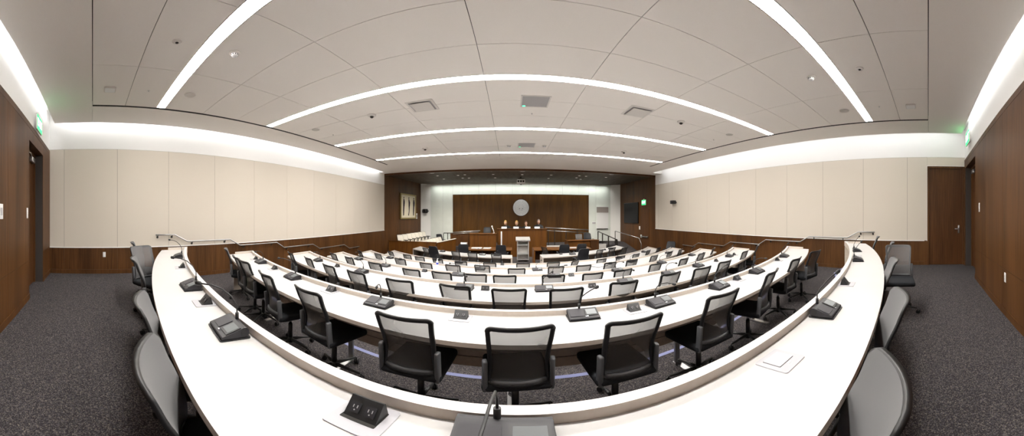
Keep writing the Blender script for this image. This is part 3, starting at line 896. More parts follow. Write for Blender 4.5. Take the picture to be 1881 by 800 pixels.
# ------------------------------------------------------------------ small things on the walls
def wall_plate(name, label, cat, loc, rz, w=.07, h=.115, kind='switch'):
    t = thing(name, label, cat, loc, rz)       # faces local -y
    a = MB(); a.rbox(-w / 2, w / 2, -.006, 0, -h / 2, h / 2, .002, 'plate_white'); a.build('plate', t)
    a = MB()
    if kind == 'switch': a.rbox(-.016, .016, -.011, -.006, -.033, .033, .002, 'paper'); a.build('rocker', t)
    elif kind == 'outlet':
        for q in (-.022, .022):
            a.rbox(-.017, .017, -.009, -.006, q - .016, q + .016, .002, 'paper')
            for e in (-.006, .006): a.box(e - .001, e + .001, -.0096, -.009, q - .004, q + .006, 'hole_dark')
        a.build('socket', t)
    else:
        a.box(-w / 2 + .02, w / 2 - .02, -.007, -.006, -h / 4, h / 4, 'grille_grey'); a.build('print', t)
    return t
y, z = on_x(191.5, 467, XL); wall_plate('wall_outlet', 'white outlet plate low on the left wooden wainscot', 'wall outlet', (XL, y, z), R(90), .075, .12, 'outlet')
x, z = on_y(50, 391, YB); wall_plate('light_switch', 'white switch plate beside the left rear doorway', 'light switch', (x, YB, z), R(180), .10, .16)
x, z = on_y(2, 388, YB); wall_plate('room_sign', 'white sign plate on the left wooden back wall', 'sign', (x, YB, z), R(180), .13, .17, 'sign')
x, z = on_y(1799, 380.5, YB); wall_plate('light_switch', 'white switch plate beside the right rear doorway', 'light switch', (min(x, DR[0] - .09), YB, z), R(180), .10, .18)
x, z = on_y(1846.5, 509, YB); wall_plate('wall_outlet', 'white outlet plate low on the right wooden back wall', 'wall outlet', (x, YB, z), R(180), .075, .13, 'outlet')
def exit_sign(label, loc, rz, w=.34, h=.2, side=False):
    t = thing('exit_sign', label, 'exit sign', loc, rz)      # faces local -y
    a = MB(); a.rbox(-w / 2, w / 2, -.028, .0, -h / 2, h / 2, .006, 'device_white'); a.build('housing', t)
    a = MB(); a.box(-w / 2 + .012, w / 2 - .012, -.031, -.028, -h / 2 + .012, h / 2 - .012, 'exit_green'); f = a.build('face', t)
    # the word EXIT from strokes
    cu = bpy.data.curves.new('lettering', 'FONT'); cu.body = 'EXIT'; cu.align_x = 'CENTER'; cu.align_y = 'CENTER'; cu.size = h * .72; cu.extrude = .002
    cu.materials.append(MATS['exit_white'])
    tmp = bpy.data.objects.new('tmp_text', cu); COL.objects.link(tmp)
    me = bpy.data.meshes.new_from_object(tmp.evaluated_get(bpy.context.evaluated_depsgraph_get())); bpy.data.objects.remove(tmp)
    l = bpy.data.objects.new('lettering', me); COL.objects.link(l); l.parent = t; l.location = (0, -.033, 0); l.rotation_euler = (R(90), 0, 0)
    a = MB(); a.box(-.05, .05, -.02, 0, h / 2, h / 2 + .05, 'device_white'); a.build('bracket', t)
# flag-mounted signs stick out from the back wall over the doorways
exit_sign('green exit sign over the left rear doorway', (-5.42, YB + .03, CAMZ + 1.70), R(180), .50, .30)
exit_sign('green exit sign over the right rear doorway', (7.35, YB + .03, CAMZ + 1.94), R(180), .60, .34)
y, z = on_x(1242, 371.5, XR)
t = thing('wall_speaker', 'black bracket-mounted camera on the right beige wall', 'camera', (XR, y, z))
a = MB(); a.cyl(0, 0, 0, .06, .05, 12, 'plastic_black', Matrix.Rotation(-PI / 2, 4, 'Y')); a.tube([(-.05, 0, 0), (-.12, .02, .04)], .02, 8, 'plastic_black'); a.build('bracket', t)
a = MB(); a.rbox(-.30, -.10, -.14, .16, -.07, .09, .02, 'plastic_black'); a.ball((-.30, -.02, .01), .05, None, None, 'plastic_dark'); a.build('body', t)

# ------------------------------------------------------------------ ceiling fixtures
def ceil_pt(px, py, z=ZC): return on_z(px, py, z)
def speaker(px, py, lab):
    x, y = ceil_pt(px, py); t = thing('ceiling_speaker', lab, 'speaker', (x, y, ZC))
    a = MB(); a.lathe([(.0, -.006), (.10, -.006), (.112, -.004), (.115, 0)], 28, 'device_white'); a.build('rim', t)
    a = MB(); a.cyl(0, 0, -.009, -.0062, .10, 28, 'speaker_grey'); a.build('grille', t)
def smoke(px, py, lab):
    x, y = ceil_pt(px, py); t = thing('smoke_detector', lab, 'smoke detector', (x, y, ZC))
    a = MB(); a.lathe([(0, 0), (.075, 0), (.075, -.012), (.06, -.02), (0, -.02)], 24, 'device_white'); a.build('base', t)
    a = MB(); a.lathe([(.05, -.02), (.052, -.04), (.04, -.058), (0, -.06)], 20, 'paper'); 
    for k in range(10):
        q = 2 * PI * k / 10; a.box(-.006, .006, .049, .0535, -.045, -.03, 'hole_dark', Matrix.Rotation(q, 4, 'Z'))
    a.build('head', t)
def sensor(px, py, lab):
    x, y = ceil_pt(px, py); t = thing('ceiling_sensor', lab, 'sensor', (x, y, ZC))
    a = MB(); a.lathe([(0, 0), (.06, 0), (.062, -.006), (.05, -.016), (.03, -.02), (0, -.02)], 24, 'device_white'); a.build('dome', t)
    a = MB(); a.lathe([(0, -.021), (.022, -.021), (.018, -.028), (0, -.03)], 14, 'hole_dark'); a.build('lens', t)
def access(px, py, lab):
    x, y = ceil_pt(px, py); t = thing('wireless_access_point', lab, 'access point', (x, y, ZC + .002))
    a = MB(); a.plate(rrect(.11, .11, .04), -.03, 0, 'device_white'); a.build('body', t)
    a = MB(); a.plate(rrect(.09, .09, .03), -.034, -.03, 'paper'); a.build('cover', t)
def tiny(px, py, lab):
    x, y = ceil_pt(px, py); t = thing('sprinkler', lab, 'sprinkler', (x, y, ZC + .002))
    a = MB(); a.lathe([(0, -.003), (.025, -.003), (.028, 0)], 14, 'device_white'); a.build('escutcheon', t)
    a = MB(); a.cyl(0, 0, -.02, -.003, .006, 8, 'steel'); a.cyl(0, 0, -.023, -.02, .014, 10, 'steel'); a.build('head', t)
def spot(px, py, lab):
    x, y = ceil_pt(px, py); t = thing('pendant_camera', lab, 'ceiling camera', (x, y, ZC))
    a = MB(); a.lathe([(0, 0), (.10, 0), (.10, -.012), (.075, -.035), (0, -.035)], 22, 'device_white'); a.build('base', t)
    a = MB(); a.ball((0, 0, -.04), .045, .045, .035, 'dark_metal'); a.build('dome', t)
speaker(349.5, 174, 'round ceiling speaker beside the left end of the nearest light strip')
speaker(1551, 203, 'round ceiling speaker beside the right end of the nearest light strip')
speaker(580, 238, 'round ceiling speaker behind the left end of the second light strip')
speaker(1340, 247, 'round ceiling speaker behind the right end of the second light strip')
smoke(431, 97, 'white smoke detector on the ceiling left of centre')
smoke(1490, 141, 'white smoke detector on the ceiling right of centre')
sensor(325, 76, 'round ceiling sensor left of the nearest light strip')
sensor(1579, 125.5, 'round ceiling sensor right of the nearest light strip')
access(202, 163, 'white rounded access point on the far left of the ceiling')
access(1673, 194, 'white rounded access point on the far right of the ceiling')
tiny(273, 166, 'tiny sprinkler head on the left of the ceiling')
tiny(1615, 195, 'tiny sprinkler head on the right of the ceiling')
tiny(612, 247, 'tiny sprinkler head between the second and third strips, left')
tiny(1311, 256, 'tiny sprinkler head between the second and third strips, right')
tiny(977, 208, 'tiny sprinkler head behind the grey ceiling grille')
spot(683, 211, 'small dome camera on the ceiling left of the air diffuser')
spot(1251, 223, 'small dome camera on the ceiling right of the air diffuser')
spot(781, 272, 'small dome camera on the ceiling near the third strip, left')
spot(1146, 278, 'small dome camera on the ceiling near the third strip, right')
smoke(935, 267, 'white smoke detector left of the small far grille')
smoke(1000, 267, 'white smoke detector right of the small far grille')
def diffuser(px, py, lab, rz):
    x, y = ceil_pt(px, py); t = thing('air_diffuser', lab, 'air vent', (x, y, ZC), rz)
    a = MB()
    o = rrect(.30, .30, .01, 1); i_ = rrect(.25, .25, .01, 1); n = len(o)
    a.add([(x, y, -.006) for x, y in o] + [(x, y, -.012) for x, y in i_] + [(x, y, -.002) for x, y in o], [(k, (k + 1) % n, n + (k + 1) % n, n + k) for k in range(n)] + [(2 * n + k, 2 * n + (k + 1) % n, (k + 1) % n, k) for k in range(n)], 'device_white'); a.build('frame', t)
    a = MB(); a.box(-.26, .26, -.26, .26, -.003, -.001, 'grille_grey'); a.build('neck', t)
    a = MB(); a.prism([(-.215, -.022), (.215, -.022), (.225, -.028), (-.225, -.028)], -.22, .22, 'device_white'); a.build('face_plate', t)
diffuser(776, 194, 'square white air diffuser on the ceiling, left of the grey grille', 0)
diffuser(1172, 205, 'square white air diffuser on the ceiling, right of the grey grille', 0)
def grille(px, py, w, d, lab):
    x, y = ceil_pt(px, py); t = thing('ceiling_grille', lab, 'air grille', (x, y, ZC))
    a = MB(); 
    for s in (-1, 1): a.box(-w / 2, w / 2, s * (d / 2 - .015) - .015, s * (d / 2 - .015) + .015, -.010, -.001, 'device_white'); a.box(s * (w / 2 - .015) - .015, s * (w / 2 - .015) + .015, -d / 2 + .03, d / 2 - .03, -.010, -.001, 'device_white')
    a.build('frame', t)
    a = MB(); a.box(-w / 2 + .03, w / 2 - .03, -d / 2 + .03, d / 2 - .03, -.006, -.002, 'grille_grey'); a.build('perforated_panel', t)
    a = MB(); a.box(-w / 2 + .05, -w / 2 + .11, d / 2 - .07, d / 2 - .03, -.009, -.006, 'led_green'); a.build('indicator_light', t)
grille(983, 186, .60, .60, 'grey square ceiling grille behind the second light strip')
grille(967, 266, .60, .60, 'grey square ceiling grille near the third light strip')

# ------------------------------------------------------------------ front alcove
ZAC = CAMZ + 2.10
XAL, XAR = -6.62, 8.25
w = MB(); w.mats.append('walnut')
def slab(mb, a, b_, th, z0, z1, mat, sgn):
    (xa, ya), (xb, yb) = a, b_
    d = Vector((xb - xa, yb - ya)); n = Vector((-d.y, d.x)).normalized() * th * sgn
    mb.add([(xa, ya, z0), (xb, yb, z0), (xb + n.x, yb + n.y, z0), (xa + n.x, ya + n.y, z0), (xa, ya, z1), (xb, yb, z1), (xb + n.x, yb + n.y, z1), (xa + n.x, ya + n.y, z1)],
           [(3, 2, 1, 0), (4, 5, 6, 7), (0, 1, 5, 4), (1, 2, 6, 5), (2, 3, 7, 6), (3, 0, 4, 7)], mat)
AL0, AL1, AL2 = (XL, YF), (-6.62, 18.9), (-5.95, YA)
AR0, AR1, AR2 = (XR, YF), (8.25, 18.8), (7.62, YA)
slab(w, AL0, AL1, .2, ZF - .05, ZAC + .05, 'walnut', 1)
slab(w, AL1, AL2, .2, ZF - .05, ZAC + .05, 'white_wall', 1)
struct(w, 'wall_front_left')
w = MB(); w.mats.append('walnut')
slab(w, AR0, AR1, .2, ZF - .05, ZAC + .05, 'walnut', -1)
slab(w, AR1, AR2, .2, ZF - .05, ZAC + .05, 'white_wall', -1)
struct(w, 'wall_front_right')
w = MB(); w.mats.append('green_white')
SEAMS = [math.tan((p - CX) / FX) * YA for p in (850, 879.4, 910.4, 941, 972, 1003, 1033.4, 1063)]
xs = [AL2[0], -5.0, -4.24] + SEAMS + [5.86, 6.42, AR2[0]]
zw = CAMZ + 1.34
for i in range(len(xs) - 1):
    w.box(xs[i] + .006, xs[i + 1] - .006, YA, YA + .2, zw + .03 if 2 <= i <= 10 else ZF, ZAC + .05, 'green_white')
    if i in (0, 1, 7): pass
w.box(AL2[0] - .1, AR2[0] + .1, YA + .012, YA + .22, ZF - .05, ZAC + .05, 'grille_grey')
struct(w, 'wall_front')
w = MB(); w.mats.append('walnut_panel')
xs = [-4.23] + SEAMS + [5.84]
for i in range(len(xs) - 1): w.box(xs[i] + .004, xs[i + 1] - .004, YA - .05, YA + .01, ZF, zw, 'walnut_panel')
w.box(-4.23, 5.84, YA - .04, YA + .01, ZF, zw + .01, 'seam_dark')
tag(w.build('wood_panelling'), 'wide walnut panel on the far wall behind the judges', 'wall panel')
w = MB(); w.mats.append('alcove_ceiling')
for i in range(8):
    xa = XL + (XR - XL) * i / 8; xb = XL + (XR - XL) * (i + 1) / 8
    for j in range(4):
        ya = YF + .28 + (YA - YF) * j / 4; yb = YF + .28 + (YA - YF) * (j + 1) / 4
        w.box(xa + .004, xb - .004, ya + .004, yb - .004, ZAC, ZAC + .04, 'alcove_ceiling')
w.box(XL, XR, YF + .28, YA + .3, ZAC + .02, ZAC + .06, 'gap_black')
w.box(XL, XR, YF + .002, YF + .28, ZAC - .03, ZC + .05, 'walnut_door')
struct(w, 'ceiling_front')
# downlights
DLS = [(783, 312.4), (790.5, 315.7), (803.7, 322.6), (845, 313.8), (841.4, 321.8), (853.8, 320.7), (850, 326.7), (861.5, 326.7), (901.7, 312.4), (906, 320), (909.6, 326.2), (815.3, 328.6),
 (961.4, 308.8), (960.6, 312.5), (959.2, 320.4), (1019.2, 313.8), (1012.6, 321.2), (1007.6, 327.3), (1074.7, 315.7), (1064.3, 322.6), (1059, 326.2), (1076.6, 323.4), (1066.5, 329), (1135.7, 315.2), (1127.5, 318.5), (1113.2, 325.4)]
for i, (px, py) in enumerate(DLS):
    x, y = on_z(px, py, ZAC)
    y = min(max(y, YF + .4), YA - .4)
    side = 'left' if x < -.6 else 'right' if x > 2.2 else 'middle'
    t = thing('downlight', 'small round downlight in the dark alcove ceiling, %s from the left' % ('%s' % i), 'downlight', (x, y, ZAC), 0, 'alcove downlights')
    t['_x'] = x
    big = i in (0, 12, 23)
    rr = .17 if big else .075
    a = MB(); a.lathe([(rr * .75, -.004), (rr, -.006), (rr + .015, 0)], 20, 'device_white'); a.build('trim_ring', t)
    a = MB(); a.cyl(0, 0, -.003, -.001, rr * .75, 20, 'lamp_white' if big else 'down_glow'); a.build('lens', t)
dl = sorted([o for o in COL.objects if o.name.startswith('downlight')], key=lambda o: (math.atan2(o['_x'], o.location.y)))
def nth(n):
    ones = ['', 'first', 'second', 'third', 'fourth', 'fifth', 'sixth', 'seventh', 'eighth', 'ninth', 'tenth', 'eleventh', 'twelfth', 'thirteenth', 'fourteenth', 'fifteenth', 'sixteenth', 'seventeenth', 'eighteenth', 'nineteenth', 'twentieth']
    return ones[n] if n <= 20 else 'twenty-' + ones[n - 20]
for i, o in enumerate(dl):
    o['label'] = 'small round downlight in the dark alcove ceiling, %s from the left' % nth(i + 1); del o['_x']
for (x, y, pw_l, cone) in ((-4.3, 16.4, 260, 150), (-1.8, 15.3, 330, 150), (3.4, 15.3, 330, 150), (5.9, 16.4, 260, 150)):  # unseen spots added to brighten the alcove, separate from the downlights
    ld = bpy.data.lights.new('alcove_fill', 'SPOT'); ld.energy = pw_l; ld.spot_size = R(cone); ld.spot_blend = .8; ld.color = (1, .94, .84); ld.shadow_soft_size = .12
    lo = bpy.data.objects.new('alcove_fill', ld); COL.objects.link(lo); lo.location = (x, y, ZAC - .02)
for (x, ln) in ((.8, 10.4), (-5.1, 1.3), (6.6, 1.4)):  # area lights without a fixture, added to brighten the far wall evenly
    ld = bpy.data.lights.new('wall_wash_fill', 'AREA'); ld.shape = 'RECTANGLE'; ld.size = ln; ld.size_y = .08; ld.energy = 2.3 * ln; ld.color = (.97, 1, .93); ld.spread = R(120)
    lo = bpy.data.objects.new('wall_wash_fill', ld); COL.objects.link(lo); lo.location = (x, YA - .42, ZAC - .01); lo.rotation_euler = (R(22), 0, 0)

# seal on the panel
x, z = on_y(957, 381, YA - .05)
t = thing('round_seal', 'round white seal with grey ring lettering above the judges', 'seal', (x, YA - .05, z))
M = Matrix.Diagonal((1, 1, .9, 1)) @ Matrix.Rotation(PI / 2, 4, 'X')
a = MB(); a.cyl(0, 0, 0, .03, .605, 48, 'dark_metal', M); a.build('rim', t)
a = MB(); a.cyl(0, 0, .03, .045, .57, 48, 'seal_white', M); a.build('disc', t)
a = MB()
for k in range(38):
    q = 2 * PI * k / 38
    if k % 19 == 0: continue
    hgt = (.07, .05, .06)[k % 3]
    a.box(-.012, .012, .43, .43 + hgt, .045, .050, 'seal_grey', M @ Matrix.Rotation(q, 4, 'Z'))
    if k % 2: a.box(-.012, .022, .43, .445, .045, .050, 'seal_grey', M @ Matrix.Rotation(q, 4, 'Z'))
for rr in (.535, .37):
    n = 48
    vs = [((rr + d) * math.cos(2 * PI * k / n), (rr + d) * math.sin(2 * PI * k / n), .0505) for d in (-.005, .005) for k in range(n)]
    a.add(vs, [(k, (k + 1) % n, n + (k + 1) % n, n + k) for k in range(n)], 'seal_grey', False, M)
a.build('lettering_ring', t)
a = MB()
for k in range(12):
    q = 2 * PI * k / 12; a.box(-.006, .006, .14, .30, .045, .049, 'seal_grey', M @ Matrix.Rotation(q, 4, 'Z'))
a.cyl(0, .0, .045, .060, .13, 24, 'seal_white', M); a.cyl(-.1, -.07, .045, .063, .028, 12, 'robe_black', M); a.cyl(.1, -.07, .045, .063, .028, 12, 'robe_black', M); a.cyl(.04, -.17, .045, .06, .02, 10, 'seal_grey', M)
a.build('emblem', t)
# projector
t = thing('projector', 'white projector hanging from the alcove ceiling', 'projector', (*on_z(957, 323.5, ZAC), ZAC)); t.location = (.65, 16.4, ZAC)
a = MB(); a.cyl(0, 0, -.12, 0, .03, 12, 'dark_metal'); a.cyl(0, 0, -.13, -.10, .2, 20, 'dark_metal'); a.build('mount', t)
a = MB(); a.rbox(-.25, .25, -.2, .2, -.40, -.14, .02, 'plate_white')
for k in range(3): a.box(-.21 + .15 * k, -.10 + .15 * k, -.204, -.198, -.31, -.21, 'hole_dark')
a.build('body', t)
a = MB(); a.cyl(0, .02, -.43, -.40, .05, 14, 'plastic_black'); a.build('lens', t)

# painting on the left wooden wall
def on_left(py, px):
    th = (px - CX) / FX
    # intersect with the wall AL0-AL1
    dx, dy = AL1[0] - AL0[0], AL1[1] - AL0[1]
    den = math.sin(th) * dy - math.cos(th) * dx
    q = (AL0[0] * dy - AL0[1] * dx) / den
    return q * math.sin(th), q * math.cos(th), CAMZ + q * math.tan((YH - py) / FY)
pa = on_left(352.5, 734.5); pb = on_left(353, 763)
wang = math.atan2(AL1[1] - AL0[1], AL1[0] - AL0[0])
pw_ = math.hypot(pb[0] - pa[0], pb[1] - pa[1])
zt_, zb_ = pa[2] - .05, on_left(402, 740)[2]
t = thing('framed_painting', 'gold-framed picture of three dark figures on the left wooden wall', 'painting', ((pa[0] + pb[0]) / 2 + .01, (pa[1] + pb[1]) / 2, (zt_ + zb_) / 2), wang)
hh = (zt_ - zb_) / 2; hw_ = pw_ / 2
a = MB()
for s in (-1, 1): a.box(-hw_, hw_, -.06, 0, s * (hh - .04) - .04, s * (hh - .04) + .04, 'gold_frame'); a.box(s * (hw_ - .05) - .05, s * (hw_ - .05) + .05, -.06, 0, -hh + .08, hh - .08, 'gold_frame')
a.build('frame', t)
a = MB(); a.box(-hw_ + .1, hw_ - .1, -.03, 0, -hh + .08, hh - .08, 'canvas'); a.build('canvas', t)
for k, cx in enumerate((-.66, 0, .62)):
    a = MB(); cx *= hw_; s = hh * .80
    def blob(p, r): a.tube([(cx + q[0] * s * .55, -.033, q[1] * s) for q in p], [x * s * 1.5 for x in r], 6, 'ink_figure', None, True, .05)
    b0 = (.10, -.05, .12)[k]
    blob([(b0, .92), (b0, .78)], [.07, .05]); blob([(b0, .74), (0, .4), (.02, .0)], [.06, .13, .10])
    blob([(.02, .02), (-.06 + .2 * (k == 1), -.4), (-.02, -.92)], [.09, .05, .03]); blob([(.04, .0), (.15, -.42), (.12 - .3 * (k == 1), -.88)], [.09, .05, .03])
    blob([(.02, .55), (.30, .35), (.50 - .15 * k, .55)], [.04, .03, .02])
    a.build('figure', t)
# second plate near the painting
p = on_left(396.5, 764.5); wall_plate('wall_notice', 'small white plate at the lower corner of the framed picture', 'sign', (p[0] + .03, p[1], p[2]), wang, .22, .34, 'sign')
# black speaker on the left white return
t = thing('wall_camera', 'black bracket-mounted camera on the left white pilaster', 'camera', (-6.25, 18.95, CAMZ + .30), R(-40))
a = MB(); a.tube([(0, .25, 0), (0, .05, .03)], .04, 8, 'plastic_black'); a.build('bracket', t)
a = MB(); a.rbox(-.24, .2, -.16, .08, -.12, .14, .03, 'plastic_black'); a.ball((-.12, -.16, 0), .07, None, None, 'plastic_dark'); a.build('body', t)
# television, exit sign and door on the right wooden wall
def on_right(py, px):
    th = (px - CX) / FX
    dx, dy = AR1[0] - AR0[0], AR1[1] - AR0[1]
    q = (AR0[0] * dy - AR0[1] * dx) / (math.sin(th) * dy - math.cos(th) * dx)
    return q * math.sin(th), q * math.cos(th), CAMZ + q * math.tan((YH - py) / FY)
rang = math.atan2(AR0[1] - AR1[1], AR0[0] - AR1[0])
pa = on_right(373, 1148); pb = on_right(371, 1173.5); zb_ = on_right(409, 1160)[2]
w_ = math.hypot(pb[0] - pa[0], pb[1] - pa[1]); zt_ = (pa[2] + pb[2]) / 2
t = thing('television', 'large black wall television on the right wooden wall', 'television', ((pa[0] + pb[0]) / 2 - .02, (pa[1] + pb[1]) / 2, (zt_ + zb_) / 2), rang)
a = MB(); a.rbox(-w_ / 2, w_ / 2, -.07, 0, -(zt_ - zb_) / 2, (zt_ - zb_) / 2, .01, 'plastic_black'); a.build('body', t)
a = MB(); a.box(-w_ / 2 + .03, w_ / 2 - .03, -.074, -.07, -(zt_ - zb_) / 2 + .03, (zt_ - zb_) / 2 - .03, 'tv_black'); a.build('screen', t)
p = on_right(371.5, 1183.5); exit_sign('green exit sign on the right wooden wall of the alcove', (p[0] - .02, p[1], p[2]), rang, .52, .30)
pa = on_right(384, 1178); pb = on_right(384, 1192.5)
w_ = math.hypot(pb[0] - pa[0], pb[1] - pa[1])
d = MB(); d.box(-w_ / 2, w_ / 2, -.012, 0, 0, pa[2] - ZF, 'walnut_door'); o = d.build('door_4'); tag(o, kind='structure')
o.location = ((pa[0] + pb[0]) / 2 - .002, (pa[1] + pb[1]) / 2, ZF); o.rotation_euler = (0, 0, rang)
a = MB(); a.rbox(-w_ / 2 + .05, w_ / 2 - .1, -.09, -.05, 1.0, 1.07, .01, 'steel'); a.rbox(-w_ / 2 + .04, -w_ / 2 + .14, -.09, -.012, .96, 1.13, .01, 'plate_white'); a.rbox(w_ / 2 - .2, w_ / 2 - .1, -.09, -.012, .99, 1.08, .01, 'steel'); a.build('push_bar', o)
p = on_right(418, 1175); wall_plate('light_switch', 'white switch plate beside the dark door in the alcove', 'light switch', p, rang, .16, .2)
# niche with whiteboard on the far wall
xa, zt_ = on_y(1096, 380, YA); xb, zb_ = on_y(1117, 419, YA)
t = thing('whiteboard', 'white board with grey top band on the far wall at right', 'whiteboard', ((xa + xb) / 2, YA - .003, (zt_ + zb_) / 2))
hw_ = (xb - xa) / 2; hh = (zt_ - zb_) / 2
a = MB(); a.box(-hw_, hw_, -.03, 0, -hh, hh * .5, 'whiteboard'); a.build('board', t)
a = MB(); a.box(-hw_, hw_, -.05, 0, hh * .5, hh, 'niche_grey'); a.box(-hw_, hw_, -.06, 0, hh, hh + .04, 'plate_white'); a.build('top_band', t)
a = MB(); a.box(-hw_, hw_ * .9, -.10, 0, -hh - .03, -hh, 'dark_metal'); a.build('tray', t)
x, z = on_y(1091, 409, YA); wall_plate('thermostat', 'small white control panel left of the far whiteboard', 'control panel', (x, YA, z), 0, .3, .16, 'sign')

# ------------------------------------------------------------------ judges' bench and floor furniture
PLT = ZF + .52
def lump(name, label, cat, build, group=None):
    t = thing(name, label, cat, (0, 0, 0), 0, group); build(t); return t
w = MB(); w.mats.append('carpet')
w.box(-3.6, 7.0, 16.62, YA - .05, ZF, PLT, 'carpet'); struct(w, 'floor_dais')
YBN = 16.4
bx0, bx1 = math.tan((914 - CX) / FX) * YBN, math.tan((1003.5 - CX) / FX) * YBN
bz = CAMZ - (419.5 - YH) / FY * YBN
t = thing('judges_bench', 'tall walnut judges bench with four people seated behind it', 'bench', (0, 0, 0))
a = MB(); n = 4
for i in range(n):
    xa = bx0 + (bx1 - bx0) * i / n; xb = bx0 + (bx1 - bx0) * (i + 1) / n
    a.box(xa + .003, xb - .003, YBN, YBN + .05, ZF, bz - .03, 'walnut_red')
a.box(bx0, bx1, YBN + .01, YBN + .06, ZF, bz - .03, 'seam_dark'); a.build('front_panel', t)
for xe in (bx0, bx1):
    a = MB(); a.box(xe - .02, xe + .02, YBN, YBN + .75, ZF, bz - .03, 'walnut_red'); a.build('side_panel', t)
a = MB(); a.rbox(bx0 - .04, bx1 + .04, YBN - .04, YBN + .22, bz - .03, bz, .008, 'walnut_red'); a.build('ledge', t)
a = MB(); a.box(bx0 + .03, bx1 - .03, YBN + .06, YBN + .34, PLT + .80, PLT + .84, 'walnut_red'); a.build('work_top', t)
a = MB(); a.rbox(bx0 + .2, bx0 + .28, YBN - .02, YBN, bz - 1.0, bz - .15, .01, 'plate_white'); a.build('light_bar', t)
lx0 = math.tan((863 - CX) / FX) * 16.2; lz = CAMZ - (428.5 - YH) / FY * 16.2
t = thing('clerk_desk', 'lower walnut desk front left of the judges bench', 'desk', (0, 0, 0))
a = MB()
for i in range(3):
    xa = lx0 + (bx0 - .06 - lx0) * i / 3; xb = lx0 + (bx0 - .06 - lx0) * (i + 1) / 3
    a.box(xa + .003, xb - .003, 16.15, 16.2, ZF, lz - .03, 'walnut_red')
a.box(lx0, bx0 - .06, 16.16, 16.21, ZF, lz - .03, 'seam_dark'); a.build('front_panel', t)
a = MB(); a.box(lx0, lx0 + .04, 16.21, 16.6, ZF, lz - .03, 'walnut_red'); a.build('side_panel', t)
a = MB(); a.rbox(lx0 - .03, bx0 - .06, 16.12, 16.6, lz - .03, lz, .008, 'walnut_red'); a.build('top', t)
# chair and microphone lamp behind the clerk desk
put_chair('exec', math.tan((894 - CX) / FX) * 17.1, 17.25, PLT, R(180), 'dark chair behind the lower walnut desk left of the judges', 'dark leather chairs')
t = thing('reading_lamp', 'white gooseneck lamp standing on the lower walnut desk', 'lamp', (math.tan((907 - CX) / FX) * 16.4, 16.4, lz))
a = MB(); a.cyl(0, 0, 0, .02, .06, 14, 'plate_white'); a.build('base', t)
a = MB(); a.tube([(.03, 0, .01), (-.02, 0, .16), (-.10, 0, .33)], .025, 8, 'plate_white'); a.ball((-.11, 0, .36), .05, .04, .06, 'plate_white'); a.build('arm', t)
# ramp wall and railings
def railing(name, label, pts, posts, r=.025, mat='steel', double=True):
    t = thing(name, label, 'railing', (0, 0, 0))
    a = MB(); a.tube(pts, r, 8, mat)
    a.build('top_rail', t)
    if double:
        a = MB(); a.tube([(x, y + .05, z - .16) for x, y, z in pts], r * .8, 8, mat); a.build('lower_rail', t)
    for (x, y, z0, z1) in posts:
        a = MB(); a.box(x - .025, x + .025, y - .012, y + .012, z0, z1, 'dark_metal'); a.build('post', t)
    return t
def pt(px, py, Y): x, z = on_y(px, py, Y); return (x, Y, z)
t = thing('ramp_wall', 'dark walnut low wall with rail left of the clerk desk', 'wall', (0, 0, 0))
xa = on_y(830, 430, 17.2)[0]; xb = lx0 + .1
a = MB(); a.box(xa, xb, 16.75, 16.8, ZF, CAMZ - (429 - YH) / FY * 16.9, 'walnut'); a.build('panel', t)
a = MB(); p0 = pt(832, 426.5, 16.7); p1 = pt(882, 423.5, 16.7); a.tube([p0, p1], .03, 8, 'steel'); a.tube([(p0[0], p0[1] + .06, p0[2] - .09), (p1[0] - .1, p1[1] + .06, p1[2] - .08)], .022, 8, 'steel'); a.build('handrail', t)
p0 = pt(1001, 417.5, 17.0); p1 = pt(1081, 422, 17.0)
ps = [(p0[0] + (p1[0] - p0[0]) * f, 17.05, PLT, p0[2] + (p1[2] - p0[2]) * f - .02) for f in (.08, .22, .48, .74, .96)]
railing('dais_railing', 'double steel railing on the dais right of the judges', [p0, p1], ps)
t = thing('glass_guard', 'clear glass guard with dark posts beside the jury box', 'glass guard', (0, 0, 0))
ga, gb = pt(815, 428, 17.6), pt(829, 428, 17.6)
a = MB(); a.box(ga[0], gb[0], 17.59, 17.61, ZF, ga[2], 'glass'); a.build('pane', t)
for f in (0, .55): 
    a = MB(); x = ga[0] + (gb[0] - ga[0]) * f; a.box(x - .02, x + .02, 17.56, 17.58, ZF, ga[2], 'dark_metal'); a.build('post', t)
a = MB(); a.box(ga[0], gb[0] + .1, 17.57, 17.62, ga[2], ga[2] + .04, 'dark_metal'); a.build('top_rail', t)
# dais edge lit white
t = MB(); xa = on_y(1003, 440, 16.55)[0]; xb = on_y(1046, 445, 16.55)[0]
t.box(xa, xb + 2.5, 16.56, 16.61, ZF + .3, PLT + .06, 'device_white'); struct(t, 'trim_10')
# witness box
YW = 15.0
wx0, wx1 = on_y(1044, 440, YW)[0], on_y(1092, 440, YW)[0]; wz = CAMZ - (439.5 - YH) / FY * 15.9
t = thing('witness_box', 'walnut witness stand right of the judges bench', 'witness stand', (0, 0, 0))
a = MB(); a.box(wx0, wx1 - .25, YW, YW + .05, ZF, wz - .03, 'walnut_red'); a.build('front_panel', t)
a = MB(); a.box(wx1 - .25, wx1 + .25, YW - .1, YW + .05, ZF, wz - .03, 'walnut_door'); a.build('corner_panel', t)
a = MB(); a.box(wx0, wx0 + .04, YW + .05, YW + 1.1, ZF, wz - .03, 'walnut_red'); a.build('side_panel', t)
a = MB(); a.box(wx1 + .21, wx1 + .25, YW + .05, YW + 1.1, ZF, wz - .03, 'walnut_door'); a.build('side_panel', t)
a = MB(); a.rbox(wx0 - .02, wx1 + .27, YW - .13, YW + .22, wz - .03, wz, .008, 'walnut_red'); a.build('ledge', t)
